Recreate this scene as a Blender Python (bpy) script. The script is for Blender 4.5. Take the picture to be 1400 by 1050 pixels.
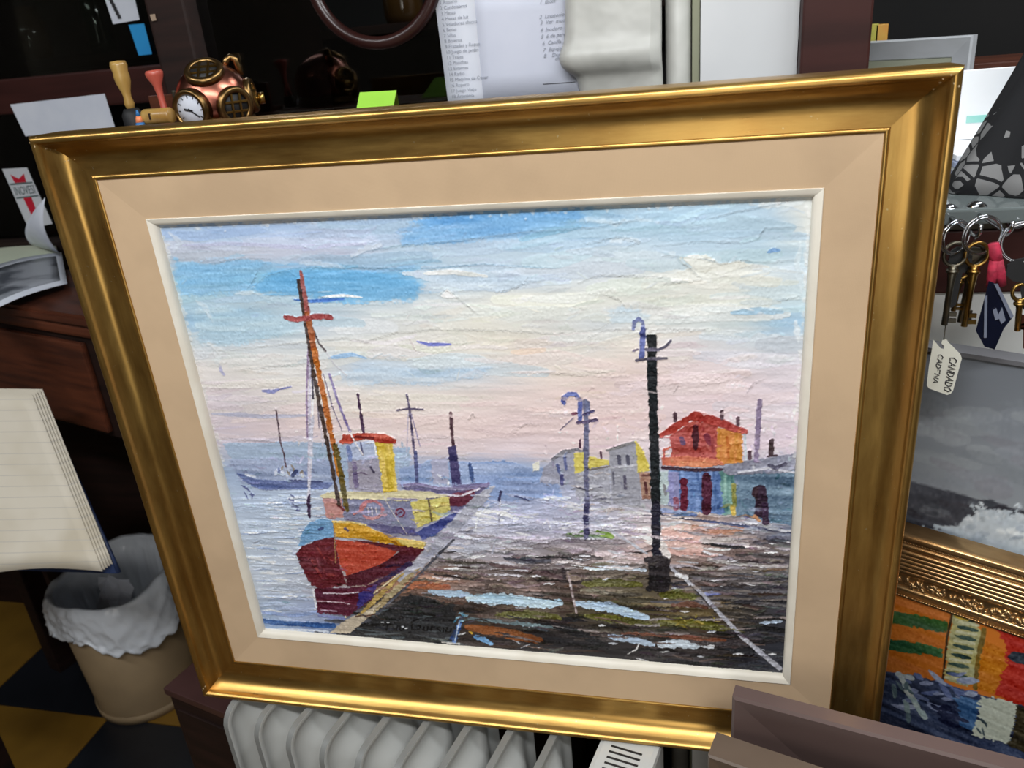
import bpy, bmesh, math, random
import numpy as np
from mathutils import Vector, Matrix

for o in list(bpy.data.objects):
    bpy.data.objects.remove(o, do_unlink=True)
scn = bpy.context.scene
COL = scn.collection

# ------------------------------------------------------------------ camera
ZB = 0.60                                   # height of the underside of the gold frame
FPX = 1086.36                               # focal length in pixels of a 1400 px wide picture
CAM = np.array([0.60532, -0.64780, 1.32205])
ROT = np.array([[0.97344465, 0.21225911, -0.08574142],
                [0.00740035, -0.4035255, -0.91493847],
                [-0.22880287, 0.89000744, -0.39438053]])
cd = bpy.data.cameras.new('camera')
cd.sensor_fit = 'HORIZONTAL'; cd.sensor_width = 36.0; cd.lens = FPX / 1400 * 36.0
cd.clip_start = 0.02; cd.clip_end = 50
cd.dof.use_dof = True; cd.dof.focus_distance = 0.78; cd.dof.aperture_fstop = 9.0
cam = bpy.data.objects.new('camera', cd); COL.objects.link(cam)
X, Yd, Zf = Vector(ROT[0]), Vector(ROT[1]), Vector(ROT[2])
m = Matrix((X, -Yd, -Zf)).transposed().to_4x4(); m.translation = Vector(CAM)
cam.matrix_world = m
scn.camera = cam

# ------------------------------------------------------------------ world, lamps, exposure
w = bpy.data.worlds.new('world'); scn.world = w; w.use_nodes = True
w.node_tree.nodes['Background'].inputs[0].default_value = (0.75, 0.85, 1.0, 1)
w.node_tree.nodes['Background'].inputs[1].default_value = 0.02
def area(name, loc, size, size_y, power, color, target):
    l = bpy.data.lights.new(name, 'AREA'); l.shape = 'RECTANGLE'; l.size = size; l.size_y = size_y
    l.energy = power; l.color = color
    o = bpy.data.objects.new(name, l); COL.objects.link(o); o.location = loc
    o.rotation_euler = (Vector(target) - Vector(loc)).to_track_quat('-Z', 'Y').to_euler()
    return o
area('pendant_lamp_front', (0.60, -0.86, 1.96), 1.2, 0.12, 15.5, (0.98, 0.99, 1.0), (0.60, 0.0, 1.25))
area('ceiling_lamp_left', (-0.9, -1.15, 2.6), 1.2, 0.14, 24, (0.93, 0.97, 1.0), (-0.85, -0.9, 0))
area('ceiling_lamp_right', (1.45, 0.10, 2.5), 1.0, 0.14, 24, (0.95, 0.98, 1.0), (1.4, 0.15, 0))
area('shop_door_daylight', (0.72, -2.56, 1.25), 0.8, 1.5, 12, (1.0, 0.97, 0.92), (0.72, 0.0, 1.25))
vs = scn.view_settings
vs.view_transform = 'Standard'; vs.look = 'None'; vs.gamma = 1.0; vs.use_curve_mapping = False
vs.exposure = 0.0

# ------------------------------------------------------------------ helpers
def ray(px, py):
    return ROT.T @ np.array([(px - 700) / FPX, (py - 525) / FPX, 1.0])
def atY(px, py, y):
    v = ray(px, py); return CAM + v * (y - CAM[1]) / v[1]
def atZ(px, py, z):
    v = ray(px, py); return CAM + v * (z - CAM[2]) / v[2]

def srgb(c, a=1.0):
    out = []
    for v in c[:3]:
        v = v / 255.0
        out.append(v / 12.92 if v <= 0.04045 else ((v + 0.055) / 1.055) ** 2.4)
    return (*out, a)

def nt(name):
    mt = bpy.data.materials.new(name); mt.use_nodes = True
    t = mt.node_tree; b = t.nodes['Principled BSDF']
    return mt, t, b
def mat(name, col, rough=0.5, metal=0.0, noise=None, col2=None, bump=0.0, scale=(1, 1, 1), coords='Object',
        spec=0.5, detail=6, lo=0.35, hi=0.65, coat=0.0):
    """plain procedural material: base colour, optional noise mix to col2 and noise bump"""
    mt, t, b = nt(name)
    b.inputs['Base Color'].default_value = srgb(col); b.inputs['Roughness'].default_value = rough
    b.inputs['Metallic'].default_value = metal; b.inputs['Specular IOR Level'].default_value = spec
    b.inputs['Coat Weight'].default_value = coat
    if noise:
        tc = t.nodes.new('ShaderNodeTexCoord'); mp = t.nodes.new('ShaderNodeMapping')
        mp.inputs['Scale'].default_value = scale
        n = t.nodes.new('ShaderNodeTexNoise'); n.inputs['Scale'].default_value = noise; n.inputs['Detail'].default_value = detail
        t.links.new(tc.outputs[coords], mp.inputs[0]); t.links.new(mp.outputs[0], n.inputs['Vector'])
        if col2:
            r = t.nodes.new('ShaderNodeValToRGB')
            r.color_ramp.elements[0].position = lo; r.color_ramp.elements[1].position = hi
            r.color_ramp.elements[0].color = srgb(col); r.color_ramp.elements[1].color = srgb(col2)
            t.links.new(n.outputs['Fac'], r.inputs[0]); t.links.new(r.outputs[0], b.inputs['Base Color'])
        if bump:
            bp = t.nodes.new('ShaderNodeBump'); bp.inputs['Strength'].default_value = bump; bp.inputs['Distance'].default_value = 0.002
            t.links.new(n.outputs['Fac'], bp.inputs['Height']); t.links.new(bp.outputs[0], b.inputs['Normal'])
    return mt

def mesh(name, verts, faces, material=None, parent=None, smooth=False, loc=None):
    me = bpy.data.meshes.new(name)
    me.from_pydata([tuple(float(c) for c in v) for v in verts], [], [tuple(f) for f in faces])
    bm = bmesh.new(); bm.from_mesh(me); bmesh.ops.recalc_face_normals(bm, faces=bm.faces); bm.to_mesh(me); bm.free()
    return link(name, me, material, parent, smooth, loc)
def link(name, me, material=None, parent=None, smooth=False, loc=None):
    o = bpy.data.objects.new(name, me); COL.objects.link(o)
    if material: 
        if len(me.materials) == 0: me.materials.append(material)
    if smooth: me.shade_smooth()
    if parent: o.parent = parent
    if loc is not None: o.location = loc
    return o
def frombm(name, bm, material=None, parent=None, smooth=False, loc=None):
    me = bpy.data.meshes.new(name); bmesh.ops.recalc_face_normals(bm, faces=bm.faces); bm.to_mesh(me); bm.free()
    return link(name, me, material, parent, smooth, loc)
def bm_box(bm, lo, hi, bevel=0.0, M=None):
    r = bmesh.ops.create_cube(bm, size=1.0); vs_ = r['verts']
    for v in vs_:
        v.co = Vector([(lo[i] + hi[i]) / 2 + v.co[i] * (hi[i] - lo[i]) for i in range(3)])
    if bevel > 0:
        es = list({e for v in vs_ for e in v.link_edges})
        rr = bmesh.ops.bevel(bm, geom=es, offset=bevel, segments=2, affect='EDGES', profile=0.6)
        vs_ = list({v for f in rr['faces'] for v in f.verts} | {v for v in vs_ if v.is_valid})
    if M is not None: bmesh.ops.transform(bm, matrix=M, verts=vs_)
def box(name, lo, hi, material, parent=None, bevel=0.0, M=None, loc=None):
    bm = bmesh.new(); bm_box(bm, lo, hi, bevel, M)
    return frombm(name, bm, material, parent, False, loc)
def lathe(name, prof, material, parent=None, n=32, smooth=True, M=None, loc=None, cap=True):
    """prof = [(radius, height)...] turned about local z"""
    vs_, fs = [], []
    for r, z in prof:
        for k in range(n):
            a = 2 * math.pi * k / n; vs_.append((r * math.cos(a), r * math.sin(a), z))
    for i in range(len(prof) - 1):
        for k in range(n):
            k2 = (k + 1) % n; fs.append((i * n + k, i * n + k2, (i + 1) * n + k2, (i + 1) * n + k))
    if cap:
        if prof[0][0] > 1e-6: fs.append(tuple(range(n)))
        if prof[-1][0] > 1e-6: fs.append(tuple((len(prof) - 1) * n + k for k in range(n)))
    if M is not None: vs_ = [M @ Vector(v) for v in vs_]
    return mesh(name, vs_, fs, material, parent, smooth, loc)
def tube_data(pts, rad, n=10, closed=False):
    pts = [Vector(p) for p in pts]; N = len(pts); vs_, fs = [], []
    up = None
    for i, p in enumerate(pts):
        a = pts[(i - 1) % N] if (closed or i > 0) else p
        b = pts[(i + 1) % N] if (closed or i < N - 1) else p
        t = (b - a).normalized()
        if up is None:
            up = Vector((0, 0, 1)) if abs(t.z) < 0.9 else Vector((1, 0, 0))
        s = t.cross(up).normalized(); up = s.cross(t).normalized()
        r = rad[i] if isinstance(rad, (list, tuple)) else rad
        for k in range(n):
            an = 2 * math.pi * k / n; vs_.append(p + s * r * math.cos(an) + up * r * math.sin(an))
    for i in range(N if closed else N - 1):
        j = (i + 1) % N
        for k in range(n):
            k2 = (k + 1) % n; fs.append((i * n + k, i * n + k2, j * n + k2, j * n + k))
    if not closed:
        fs.append(tuple(range(n))); fs.append(tuple((N - 1) * n + k for k in range(n)))
    return vs_, fs
def tube(name, pts, rad, material, parent=None, n=10, closed=False, loc=None):
    v, f = tube_data(pts, rad, n, closed)
    return mesh(name, v, f, material, parent, True, loc)
def prism(name, outline, thick, material, parent=None, M=None, loc=None, bevel=0.0):
    """closed outline (x,z) in the local xz plane, given thickness along y"""
    bm = bmesh.new()
    vs_ = [bm.verts.new((x, 0, z)) for x, z in outline]
    f = bm.faces.new(vs_)
    r = bmesh.ops.extrude_face_region(bm, geom=[f])
    bmesh.ops.translate(bm, vec=(0, thick, 0), verts=[g for g in r['geom'] if isinstance(g, bmesh.types.BMVert)])
    if bevel:
        bmesh.ops.bevel(bm, geom=list(bm.edges), offset=bevel, segments=1, affect='EDGES')
    if M is not None: bmesh.ops.transform(bm, matrix=M, verts=list(bm.verts))
    return frombm(name, bm, material, parent, False, loc)
def sheet(name, grid, material, parent=None, thick=0.0004, loc=None, smooth=True):
    """grid[r][c] of points -> thin solid sheet"""
    R_, C_ = len(grid), len(grid[0]); G = np.array([[list(p) for p in r] for r in grid], float)
    du = np.gradient(G, axis=1); dv = np.gradient(G, axis=0); N_ = np.cross(du, dv)
    N_ /= np.maximum(np.linalg.norm(N_, axis=2, keepdims=True), 1e-9)
    vs_ = list(G.reshape(-1, 3)) + list((G + N_ * thick).reshape(-1, 3)); K = R_ * C_; fs = []
    ix = lambda r, c: r * C_ + c
    for r in range(R_ - 1):
        for c in range(C_ - 1):
            q = (ix(r, c), ix(r, c + 1), ix(r + 1, c + 1), ix(r + 1, c)); fs.append(q); fs.append(tuple(K + i for i in q[::-1]))
    bd = [ix(0, c) for c in range(C_)] + [ix(r, C_ - 1) for r in range(1, R_)] + [ix(R_ - 1, c) for c in range(C_ - 2, -1, -1)] + [ix(r, 0) for r in range(R_ - 2, 0, -1)]
    for i in range(len(bd)):
        a, b = bd[i], bd[(i + 1) % len(bd)]; fs.append((a, b, K + b, K + a))
    return mesh(name, vs_, fs, material, parent, smooth, loc)
def bilin(p00, p10, p11, p01, nu=2, nv=2, fn=None):
    p00, p10, p11, p01 = [np.array(p, float) for p in (p00, p10, p11, p01)]; g = []
    for j in range(nv):
        v = j / (nv - 1); row = []
        for i in range(nu):
            u = i / (nu - 1); p = (p00 * (1 - u) + p10 * u) * (1 - v) + (p01 * (1 - u) + p11 * u) * v
            if fn is not None: p = p + np.array(fn(u, v))
            row.append(p)
        g.append(row)
    return g
def thing(name, label, cat, loc=(0, 0, 0), rotz=0.0, group=None):
    o = bpy.data.objects.new(name, None); COL.objects.link(o); o.empty_display_size = 0.02
    o.location = loc; o.rotation_euler = (0, 0, rotz); tag(o, label, cat, group); return o
def tag(o, label, cat, group=None):
    o['label'] = label; o['category'] = cat
    if group: o['group'] = group
    return o
def struct(o):
    o['kind'] = 'structure'; return o
def text_mesh(name, body, size, material, parent=None, M=None, shear=0.0, align='LEFT', width=1.0, ext=0.00005):
    cu = bpy.data.curves.new(name, 'FONT'); cu.body = body; cu.size = size; cu.shear = shear; cu.align_x = align
    cu.extrude = ext; cu.resolution_u = 2; cu.space_line = 1.0
    to = bpy.data.objects.new(name + '_tmp', cu); COL.objects.link(to)
    bpy.context.view_layer.update()
    me = bpy.data.meshes.new_from_object(to.evaluated_get(bpy.context.evaluated_depsgraph_get()))
    bpy.data.objects.remove(to, do_unlink=True); bpy.data.curves.remove(cu)
    if width != 1.0: me.transform(Matrix.Diagonal((width, 1, 1, 1)))
    if M is not None: me.transform(M)
    me.name = name; me.materials.clear()
    return link(name, me, material, parent)
def plane_M(o, xdir, zdir):
    """matrix that takes text (x right, y up) into the plane xdir / zdir at o"""
    xd = Vector(xdir).normalized(); n = xd.cross(Vector(zdir)).normalized(); yd = n.cross(xd)
    Mx = Matrix((xd, yd, n)).transposed().to_4x4(); Mx.translation = Vector(o); return Mx

# ------------------------------------------------------------------ materials
M_white = mat('white_paint', (226, 226, 222), 0.35, noise=9, col2=(214, 215, 212))
M_paper = mat('paper_white', (214, 218, 228), 0.7, noise=20, col2=(205, 210, 222))
M_ink = mat('ink_grey', (138, 143, 156), 0.8, noise=60, col2=(158, 163, 174))
M_ink_dark = mat('ink_black', (30, 30, 34), 0.7, noise=60, col2=(45, 45, 50))
M_wood = mat('dark_red_wood', (92, 48, 30), 0.4, noise=6, col2=(62, 32, 22), scale=(1, 6, 12), bump=0.05)
M_wood_dk = mat('very_dark_wood', (38, 22, 18), 0.6, noise=6, col2=(26, 15, 12), scale=(1, 6, 12), bump=0.05, spec=0.25)
M_maroon = mat('maroon_wood', (58, 28, 24), 0.5, noise=5, col2=(46, 21, 18), scale=(1, 5, 10), spec=0.25)
M_black = mat('black_matt', (16, 17, 18), 0.6, noise=5, col2=(24, 25, 27))
M_chrome = mat('chrome', (200, 204, 210), 0.15, 1.0, noise=30, col2=(180, 184, 190))
M_brass = mat('brass', (168, 136, 74), 0.3, 1.0, noise=30, col2=(130, 100, 52))
M_steel = mat('dull_steel', (120, 116, 104), 0.4, 1.0, noise=40, col2=(90, 86, 76))
exec_marker = None

# ================================================================== THE ROOM
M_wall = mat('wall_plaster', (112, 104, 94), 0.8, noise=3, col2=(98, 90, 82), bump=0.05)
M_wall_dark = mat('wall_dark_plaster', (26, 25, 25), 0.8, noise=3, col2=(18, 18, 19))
M_grout = mat('floor_grout', (46, 40, 34), 0.7, noise=30, col2=(34, 30, 26))
M_tile_y = mat('yellow_tile', (132, 98, 36), 0.35, noise=7, col2=(112, 82, 30), bump=0.03)
M_tile_b = mat('black_tile', (20, 23, 29), 0.35, noise=7, col2=(28, 31, 37), bump=0.03)
RX0, RX1, RY0, RY1, RZ = -2.6, 2.4, -2.6, 1.75, 2.85
fl = struct(box('floor', (RX0, RY0, -0.1), (RX1, RY1, -0.004), M_grout))
T = 0.345
tile_me = {}
for key, mt in (('y', M_tile_y), ('b', M_tile_b)):
    bm = bmesh.new(); bm_box(bm, (0.0015, 0.0015, -0.02), (T - 0.0015, T - 0.0015, 0.0), 0.0015)
    me = bpy.data.meshes.new('floor_tile'); bm.to_mesh(me); bm.free(); me.materials.append(mt); tile_me[key] = me
for i in range(-5, 6):
    for j in range(-6, 4):
        x, y = -0.69 + i * T, 0.455 + j * T
        if x < RX0 or x + T > RX1 or y < RY0 or y + T > RY1: continue
        o = bpy.data.objects.new('floor_tile', tile_me['b' if (i + j) % 2 else 'y']); COL.objects.link(o)
        o.parent = fl; o.location = (x, y, 0.0)
struct(box('ceiling', (RX0, RY0, RZ), (RX1, RY1, RZ + 0.1), M_wall))
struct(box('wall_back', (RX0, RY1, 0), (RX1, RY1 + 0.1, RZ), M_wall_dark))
struct(box('wall_front', (RX0, RY0 - 0.1, 0), (RX1, RY0, RZ), M_wall))
struct(box('wall_left', (RX0 - 0.1, RY0, 0), (RX0, RY1, RZ), M_wall))
struct(box('wall_right', (RX1, RY0, 0), (RX1 + 0.1, RY1, RZ), M_wall))

# ------------------------------------------------------------------ glazed booth partition behind the desk (window_1)
mt_glass, t_, b_ = nt('booth_glass')
out = [n for n in t_.nodes if n.type == 'OUTPUT_MATERIAL'][0]; t_.nodes.remove(b_)
tr = t_.nodes.new('ShaderNodeBsdfTransparent'); tr.inputs[0].default_value = (0.5, 0.52, 0.5, 1)
gl = t_.nodes.new('ShaderNodeBsdfGlossy'); gl.inputs['Roughness'].default_value = 0.03
fr = t_.nodes.new('ShaderNodeFresnel'); fr.inputs[0].default_value = 1.5
mx = t_.nodes.new('ShaderNodeMixShader')
t_.links.new(fr.outputs[0], mx.inputs[0]); t_.links.new(tr.outputs[0], mx.inputs[1]); t_.links.new(gl.outputs[0], mx.inputs[2]); t_.links.new(mx.outputs[0], out.inputs[0])
YG = 0.45
PC = atY(510, -42, YG)                                        # centre of the round speaking hole
win = bpy.data.objects.new('window_1', None); COL.objects.link(win); win.location = (0, YG, 0); struct(win)
px0 = -0.135                                                   # left face of the dark glazing bar
def pane(x0, x1, z0, z1, hole=None):
    bm = bmesh.new()
    if hole is None:
        bm_box(bm, (x0, 0.0, z0), (x1, 0.005, z1))
    else:
        cx, cz, r = hole; n = 48
        ring = [(cx + r * math.cos(2 * math.pi * k / n), cz + r * math.sin(2 * math.pi * k / n)) for k in range(n)]
        outer = []
        for k in range(n):
            dx, dz = math.cos(2 * math.pi * k / n), math.sin(2 * math.pi * k / n)
            s = min([(x1 - cx) / dx if dx > 1e-9 else ((x0 - cx) / dx if dx < -1e-9 else 1e9), (z1 - cz) / dz if dz > 1e-9 else ((z0 - cz) / dz if dz < -1e-9 else 1e9)])
            outer.append((cx + dx * s, cz + dz * s))
        A = [bm.verts.new((x, 0, z)) for x, z in ring]; B = [bm.verts.new((x, 0, z)) for x, z in outer]
        for k in range(n):
            bm.faces.new((A[k], A[(k + 1) % n], B[(k + 1) % n], B[k]))
        corners = [(x0, z0), (x1, z0), (x1, z1), (x0, z1)]
        for c in corners:
            best = min(range(n), key=lambda k: (outer[k][0] - c[0]) ** 2 + (outer[k][1] - c[1]) ** 2 + (outer[(k + 1) % n][0] - c[0]) ** 2 + (outer[(k + 1) % n][1] - c[1]) ** 2)
            v = bm.verts.new((c[0], 0, c[1])); bm.faces.new((B[best], B[(best + 1) % n], v))
        r_ = bmesh.ops.extrude_face_region(bm, geom=list(bm.faces)); bmesh.ops.translate(bm, vec=(0, 0.005, 0), verts=[g for g in r_['geom'] if isinstance(g, bmesh.types.BMVert)])
    return frombm('pane', bm, mt_glass, win)
YL = 0.35                                                      # the left bay stands further back
po = pane(-1.6, px0, 1.02, 2.2); po.location.y = YL
pane(px0 + 0.06, 0.435, 1.02, 2.2, (PC[0], PC[2], 0.082))
# wooden members
box('post', (px0, -0.03, 0.0), (px0 + 0.06, YL + 0.04, 2.25), M_wood_dk, win, 0.004)
box('post', (-1.66, YL - 0.03, 0.0), (-1.6, YL + 0.04, 2.25), M_wood_dk, win, 0.004)
box('sill', (-1.6, YL - 0.035, 0.95), (px0, YL + 0.04, 1.02), M_wood_dk, win, 0.004)
box('sill', (px0 + 0.06, -0.035, 0.95), (0.435, 0.04, 1.02), M_wood_dk, win, 0.004)
box('glazing_bar', (-1.6, YL - 0.03, 1.275), (px0, YL + 0.035, 1.34), M_maroon, win, 0.004)
box('top_rail', (-1.6, YL - 0.03, 2.2), (px0, YL + 0.04, 2.27), M_wood_dk, win, 0.004)
box('top_rail', (px0 + 0.06, -0.03, 2.2), (0.435, 0.04, 2.27), M_wood_dk, win, 0.004)
box('panelling', (-1.6, YL - 0.005, 0.0), (px0, YL + 0.02, 0.95), M_wood_dk, win)
box('panelling', (px0 + 0.06, -0.005, 0.0), (0.435, 0.02, 0.95), M_wood_dk, win)
pts = [(PC[0] + 0.088 * math.cos(a), -0.004, PC[2] + 0.088 * math.sin(a)) for a in [2 * math.pi * k / 64 for k in range(64)]]
hr = tube('hole_rim', pts, 0.0085, mat('rim_wood', (46, 22, 19), 0.3, noise=8, col2=(38, 17, 15)), win, 10, True); hr['label'] = 'round maroon wooden rim'
# plaster pillar base, pipe, white board and brown post to the right of the glass
def pil(px, py): return atY(px, py, YG)
M_plaster = mat('painted_plaster', (192, 192, 186), 0.4, noise=26, col2=(178, 178, 172), bump=1.0, detail=2)
xa, xb = pil(775, 30)[0], pil(911, 30)[0]
prof = [(0.0, 1.9), (0.0, 1.39), (0.001, pil(775, 8)[2]), (0.0, pil(775, 20)[2]), (-0.002, pil(775, 58)[2]), (-0.008, pil(768, 70)[2]), (-0.0105, pil(765, 82)[2]), (-0.006, pil(772, 95)[2]),
        (0.006, pil(785, 103)[2]), (0.011, pil(790, 110)[2]), (0.014, 1.235), (0.008, 1.2), (-0.004, 1.17), (-0.004, 0.0)]
vsP, fsP = [], []
for off, z in prof:
    nseg = 10
    ring = [(xb, 0.0), (xb, -0.028 + off * 0.9)]
    for k in range(nseg + 1):
        a = math.pi / 2 * k / nseg; r = 0.018
        ring.append((xa + off + r - r * math.sin(a), -0.028 + off * 0.9 + r - r * math.cos(a)))
    ring += [(xa + off, 0.0)]
    vsP += [(x, YG + y, z) for x, y in ring]; K = len(ring)
for i in range(len(prof) - 1):
    for k in range(K):
        k2 = (k + 1) % K; fsP.append((i * K + k, i * K + k2, (i + 1) * K + k2, (i + 1) * K + k))
fsP += [tuple(range(K)), tuple((len(prof) - 1) * K + k for k in range(K))]
o = struct(mesh('trim_1', vsP, fsP, M_plaster, None, True)); o.data.set_sharp_from_angle(angle=math.radians(40)); o['label'] = 'white painted plaster pillar base with a rounded moulding'
sb = o.modifiers.new('s', 'SUBSURF'); sb.levels = 1; sb.render_levels = 2
xp0, xp1 = pil(909, 50)[0], pil(945, 50)[0]
tube('wall_pipe', [(0.0, 0, z) for z in (0, 0.6, 1.2, 1.9)], (xp1 - xp0) / 2, M_plaster, None, 20, False, ((xp0 + xp1) / 2, YG + 0.012, 0))
tag(bpy.data.objects['wall_pipe'], 'vertical white painted pipe beside the plaster pillar base', 'pipe')
xq0, xq1, xq2 = pil(957, 50)[0], pil(1091, 50)[0], pil(1185, 50)[0]
o = struct(box('trim_2', (xp1 + 0.001, YG + 0.002, 0), (xq0, YG + 0.03, 1.9), mat('olive_trim', (150, 152, 128), 0.5, noise=8, col2=(138, 140, 116)), None, 0.002))
o = struct(box('trim_3', (xq0 + 0.0005, YG - 0.006, 0), (xq1, YG + 0.02, 1.9), mat('white_board', (214, 215, 216), 0.4, noise=4, col2=(200, 202, 204)), None, 0.001)); o['label'] = 'white painted board beside the pipe'
o = struct(box('trim_4', (xq1 + 0.0005, YG - 0.03, 0), (xq2, YG + 0.05, 1.9), M_maroon, None, 0.003)); o['label'] = 'dark brown wooden post'

# ================================================================== GOLD-FRAMED HARBOUR PAINTING
W, H = 0.785, 0.68
pic = thing('framed_painting', 'large gold framed oil painting of a red fishing boat in a harbour', 'painting', (0, 0, ZB))
def gold(name, scale):
    mt, t, b = nt(name)
    tc = t.nodes.new('ShaderNodeTexCoord'); mp = t.nodes.new('ShaderNodeMapping'); mp.inputs['Scale'].default_value = scale
    n1 = t.nodes.new('ShaderNodeTexNoise'); n1.inputs['Scale'].default_value = 60; n1.inputs['Detail'].default_value = 8; n1.inputs['Roughness'].default_value = 0.65
    n2 = t.nodes.new('ShaderNodeTexNoise'); n2.inputs['Scale'].default_value = 9; n2.inputs['Detail'].default_value = 4
    n3 = t.nodes.new('ShaderNodeTexNoise'); n3.inputs['Scale'].default_value = 260; n3.inputs['Detail'].default_value = 2
    t.links.new(tc.outputs['Object'], mp.inputs[0]); t.links.new(mp.outputs[0], n1.inputs['Vector']); t.links.new(tc.outputs['Object'], n2.inputs['Vector']); t.links.new(tc.outputs['Object'], n3.inputs['Vector'])
    r = t.nodes.new('ShaderNodeValToRGB'); e = r.color_ramp.elements
    e[0].position = 0.28; e[0].color = srgb((146, 106, 52)); e[1].position = 0.62; e[1].color = srgb((198, 160, 90))
    mixn = t.nodes.new('ShaderNodeMath'); mixn.operation = 'ADD'
    h1 = t.nodes.new('ShaderNodeMath'); h1.operation = 'MULTIPLY'; h1.inputs[1].default_value = 0.5
    h2 = t.nodes.new('ShaderNodeMath'); h2.operation = 'MULTIPLY'; h2.inputs[1].default_value = 0.5
    t.links.new(n1.outputs['Fac'], h1.inputs[0]); t.links.new(n2.outputs['Fac'], h2.inputs[0]); t.links.new(h1.outputs[0], mixn.inputs[0]); t.links.new(h2.outputs[0], mixn.inputs[1])
    t.links.new(mixn.outputs[0], r.inputs[0])
    # tiny worn flecks of pale gesso
    r3 = t.nodes.new('ShaderNodeValToRGB'); r3.color_ramp.elements[0].position = 0.735; r3.color_ramp.elements[1].position = 0.76
    t.links.new(n3.outputs['Fac'], r3.inputs[0])
    mxc = t.nodes.new('ShaderNodeMix'); mxc.data_type = 'RGBA'; mxc.inputs['B'].default_value = srgb((196, 176, 128))
    t.links.new(r3.outputs[0], mxc.inputs['Factor']); t.links.new(r.outputs[0], mxc.inputs['A']); t.links.new(mxc.outputs['Result'], b.inputs['Base Color'])
    rr = t.nodes.new('ShaderNodeMapRange'); rr.inputs['To Min'].default_value = 0.20; rr.inputs['To Max'].default_value = 0.44
    t.links.new(n1.outputs['Fac'], rr.inputs['Value']); t.links.new(rr.outputs[0], b.inputs['Roughness'])
    b.inputs['Metallic'].default_value = 0.92
    bp = t.nodes.new('ShaderNodeBump'); bp.inputs['Strength'].default_value = 0.12; bp.inputs['Distance'].default_value = 0.0008
    t.links.new(n1.outputs['Fac'], bp.inputs['Height']); t.links.new(bp.outputs[0], b.inputs['Normal'])
    return mt
M_gold_h, M_gold_v = gold('gilding_along', (0.25, 1.6, 1.6)), gold('gilding_upright', (1.6, 1.6, 0.25))
def linen(name):
    mt, t, b = nt(name); b.inputs['Roughness'].default_value = 0.85; b.inputs['Specular IOR Level'].default_value = 0.2
    tc = t.nodes.new('ShaderNodeTexCoord')
    n = t.nodes.new('ShaderNodeTexNoise'); n.inputs['Scale'].default_value = 14; n.inputs['Detail'].default_value = 5
    r = t.nodes.new('ShaderNodeValToRGB'); r.color_ramp.elements[0].color = srgb((201, 173, 140)); r.color_ramp.elements[1].color = srgb((190, 163, 132))
    r.color_ramp.elements[0].position = 0.4; r.color_ramp.elements[1].position = 0.7
    w1 = t.nodes.new('ShaderNodeTexWave'); w1.inputs['Scale'].default_value = 420; w1.bands_direction = 'X'; w1.inputs['Distortion'].default_value = 0.6
    w2 = t.nodes.new('ShaderNodeTexWave'); w2.inputs['Scale'].default_value = 420; w2.bands_direction = 'Z'; w2.inputs['Distortion'].default_value = 0.6
    a = t.nodes.new('ShaderNodeMath'); a.operation = 'ADD'
    bp = t.nodes.new('ShaderNodeBump'); bp.inputs['Strength'].default_value = 0.25; bp.inputs['Distance'].default_value = 0.0003
    for q in (n, w1, w2): t.links.new(tc.outputs['Object'], q.inputs['Vector'])
    t.links.new(n.outputs['Fac'], r.inputs[0]); t.links.new(r.outputs[0], b.inputs['Base Color'])
    t.links.new(w1.outputs['Fac'], a.inputs[0]); t.links.new(w2.outputs['Fac'], a.inputs[1]); t.links.new(a.outputs[0], bp.inputs['Height']); t.links.new(bp.outputs[0], b.inputs['Normal'])
    return mt
M_linen = linen('linen_liner')
M_slip = mat('cream_slip', (232, 226, 212), 0.5, noise=25, col2=(222, 214, 198))
def rail(name, prof, side, w, h, material, parent, nseg=24, sharp=32):
    """prof [(inset, depth)] closed; a mitred side of a w x h frame standing in the xz plane"""
    vs_, fs = [], []; K = len(prof)
    for s in range(nseg + 1):
        u = s / nseg
        for t, d in prof:
            if side in ('top', 'bottom'):
                x = t + (w - 2 * t) * u; vs_.append((x, d, t if side == 'bottom' else h - t))
            else:
                z = t + (h - 2 * t) * u; vs_.append((t if side == 'left' else w - t, d, z))
    for s in range(nseg):
        for k in range(K):
            k2 = (k + 1) % K; fs.append((s * K + k, s * K + k2, (s + 1) * K + k2, (s + 1) * K + k))
    fs += [tuple(range(K)), tuple(nseg * K + k for k in range(K))]
    o = mesh(name, vs_, fs, material, parent, True); o.data.set_sharp_from_angle(angle=math.radians(sharp)); return o
PG = [(0, 44), (0, 5), (0.8, 2.2), (2.2, 0.7), (4.2, 0), (6.2, 0.4), (7.6, 1.8), (8.4, 3.8), (8.8, 5.8), (9.6, 7.2), (11.5, 10.4), (14, 14), (17, 17), (20.5, 19.1), (24.5, 20.1), (29, 20.5), (33.5, 20.7), (38, 20.8),
      (40.8, 20.85), (41.3, 20.2), (42.2, 19.7), (43.6, 19.7), (44.6, 20.3), (45, 21.5), (45, 44)]
PG = [(a / 1000, b / 1000) for a, b in PG]
PL = [(0.0450, 0.0214), (0.0846, 0.0245), (0.0846, 0.04), (0.0450, 0.04)]
PS = [(0.0846, 0.0375), (0.0846, 0.0236), (0.0851, 0.0231), (0.0885, 0.0242), (0.0910, 0.0262), (0.0921, 0.0292), (0.0921, 0.0375)]
for sd in ('top', 'bottom', 'left', 'right'):
    rail('gilded_rail', PG, sd, W, H, M_gold_h if sd in ('top', 'bottom') else M_gold_v, pic)
    o = rail('linen_liner', PL, sd, W, H, M_linen, pic, 2); o['label'] = 'beige linen covered liner'
    o = rail('inner_slip', PS, sd, W, H, M_slip, pic, 2); o['label'] = 'cream painted inner slip'
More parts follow.
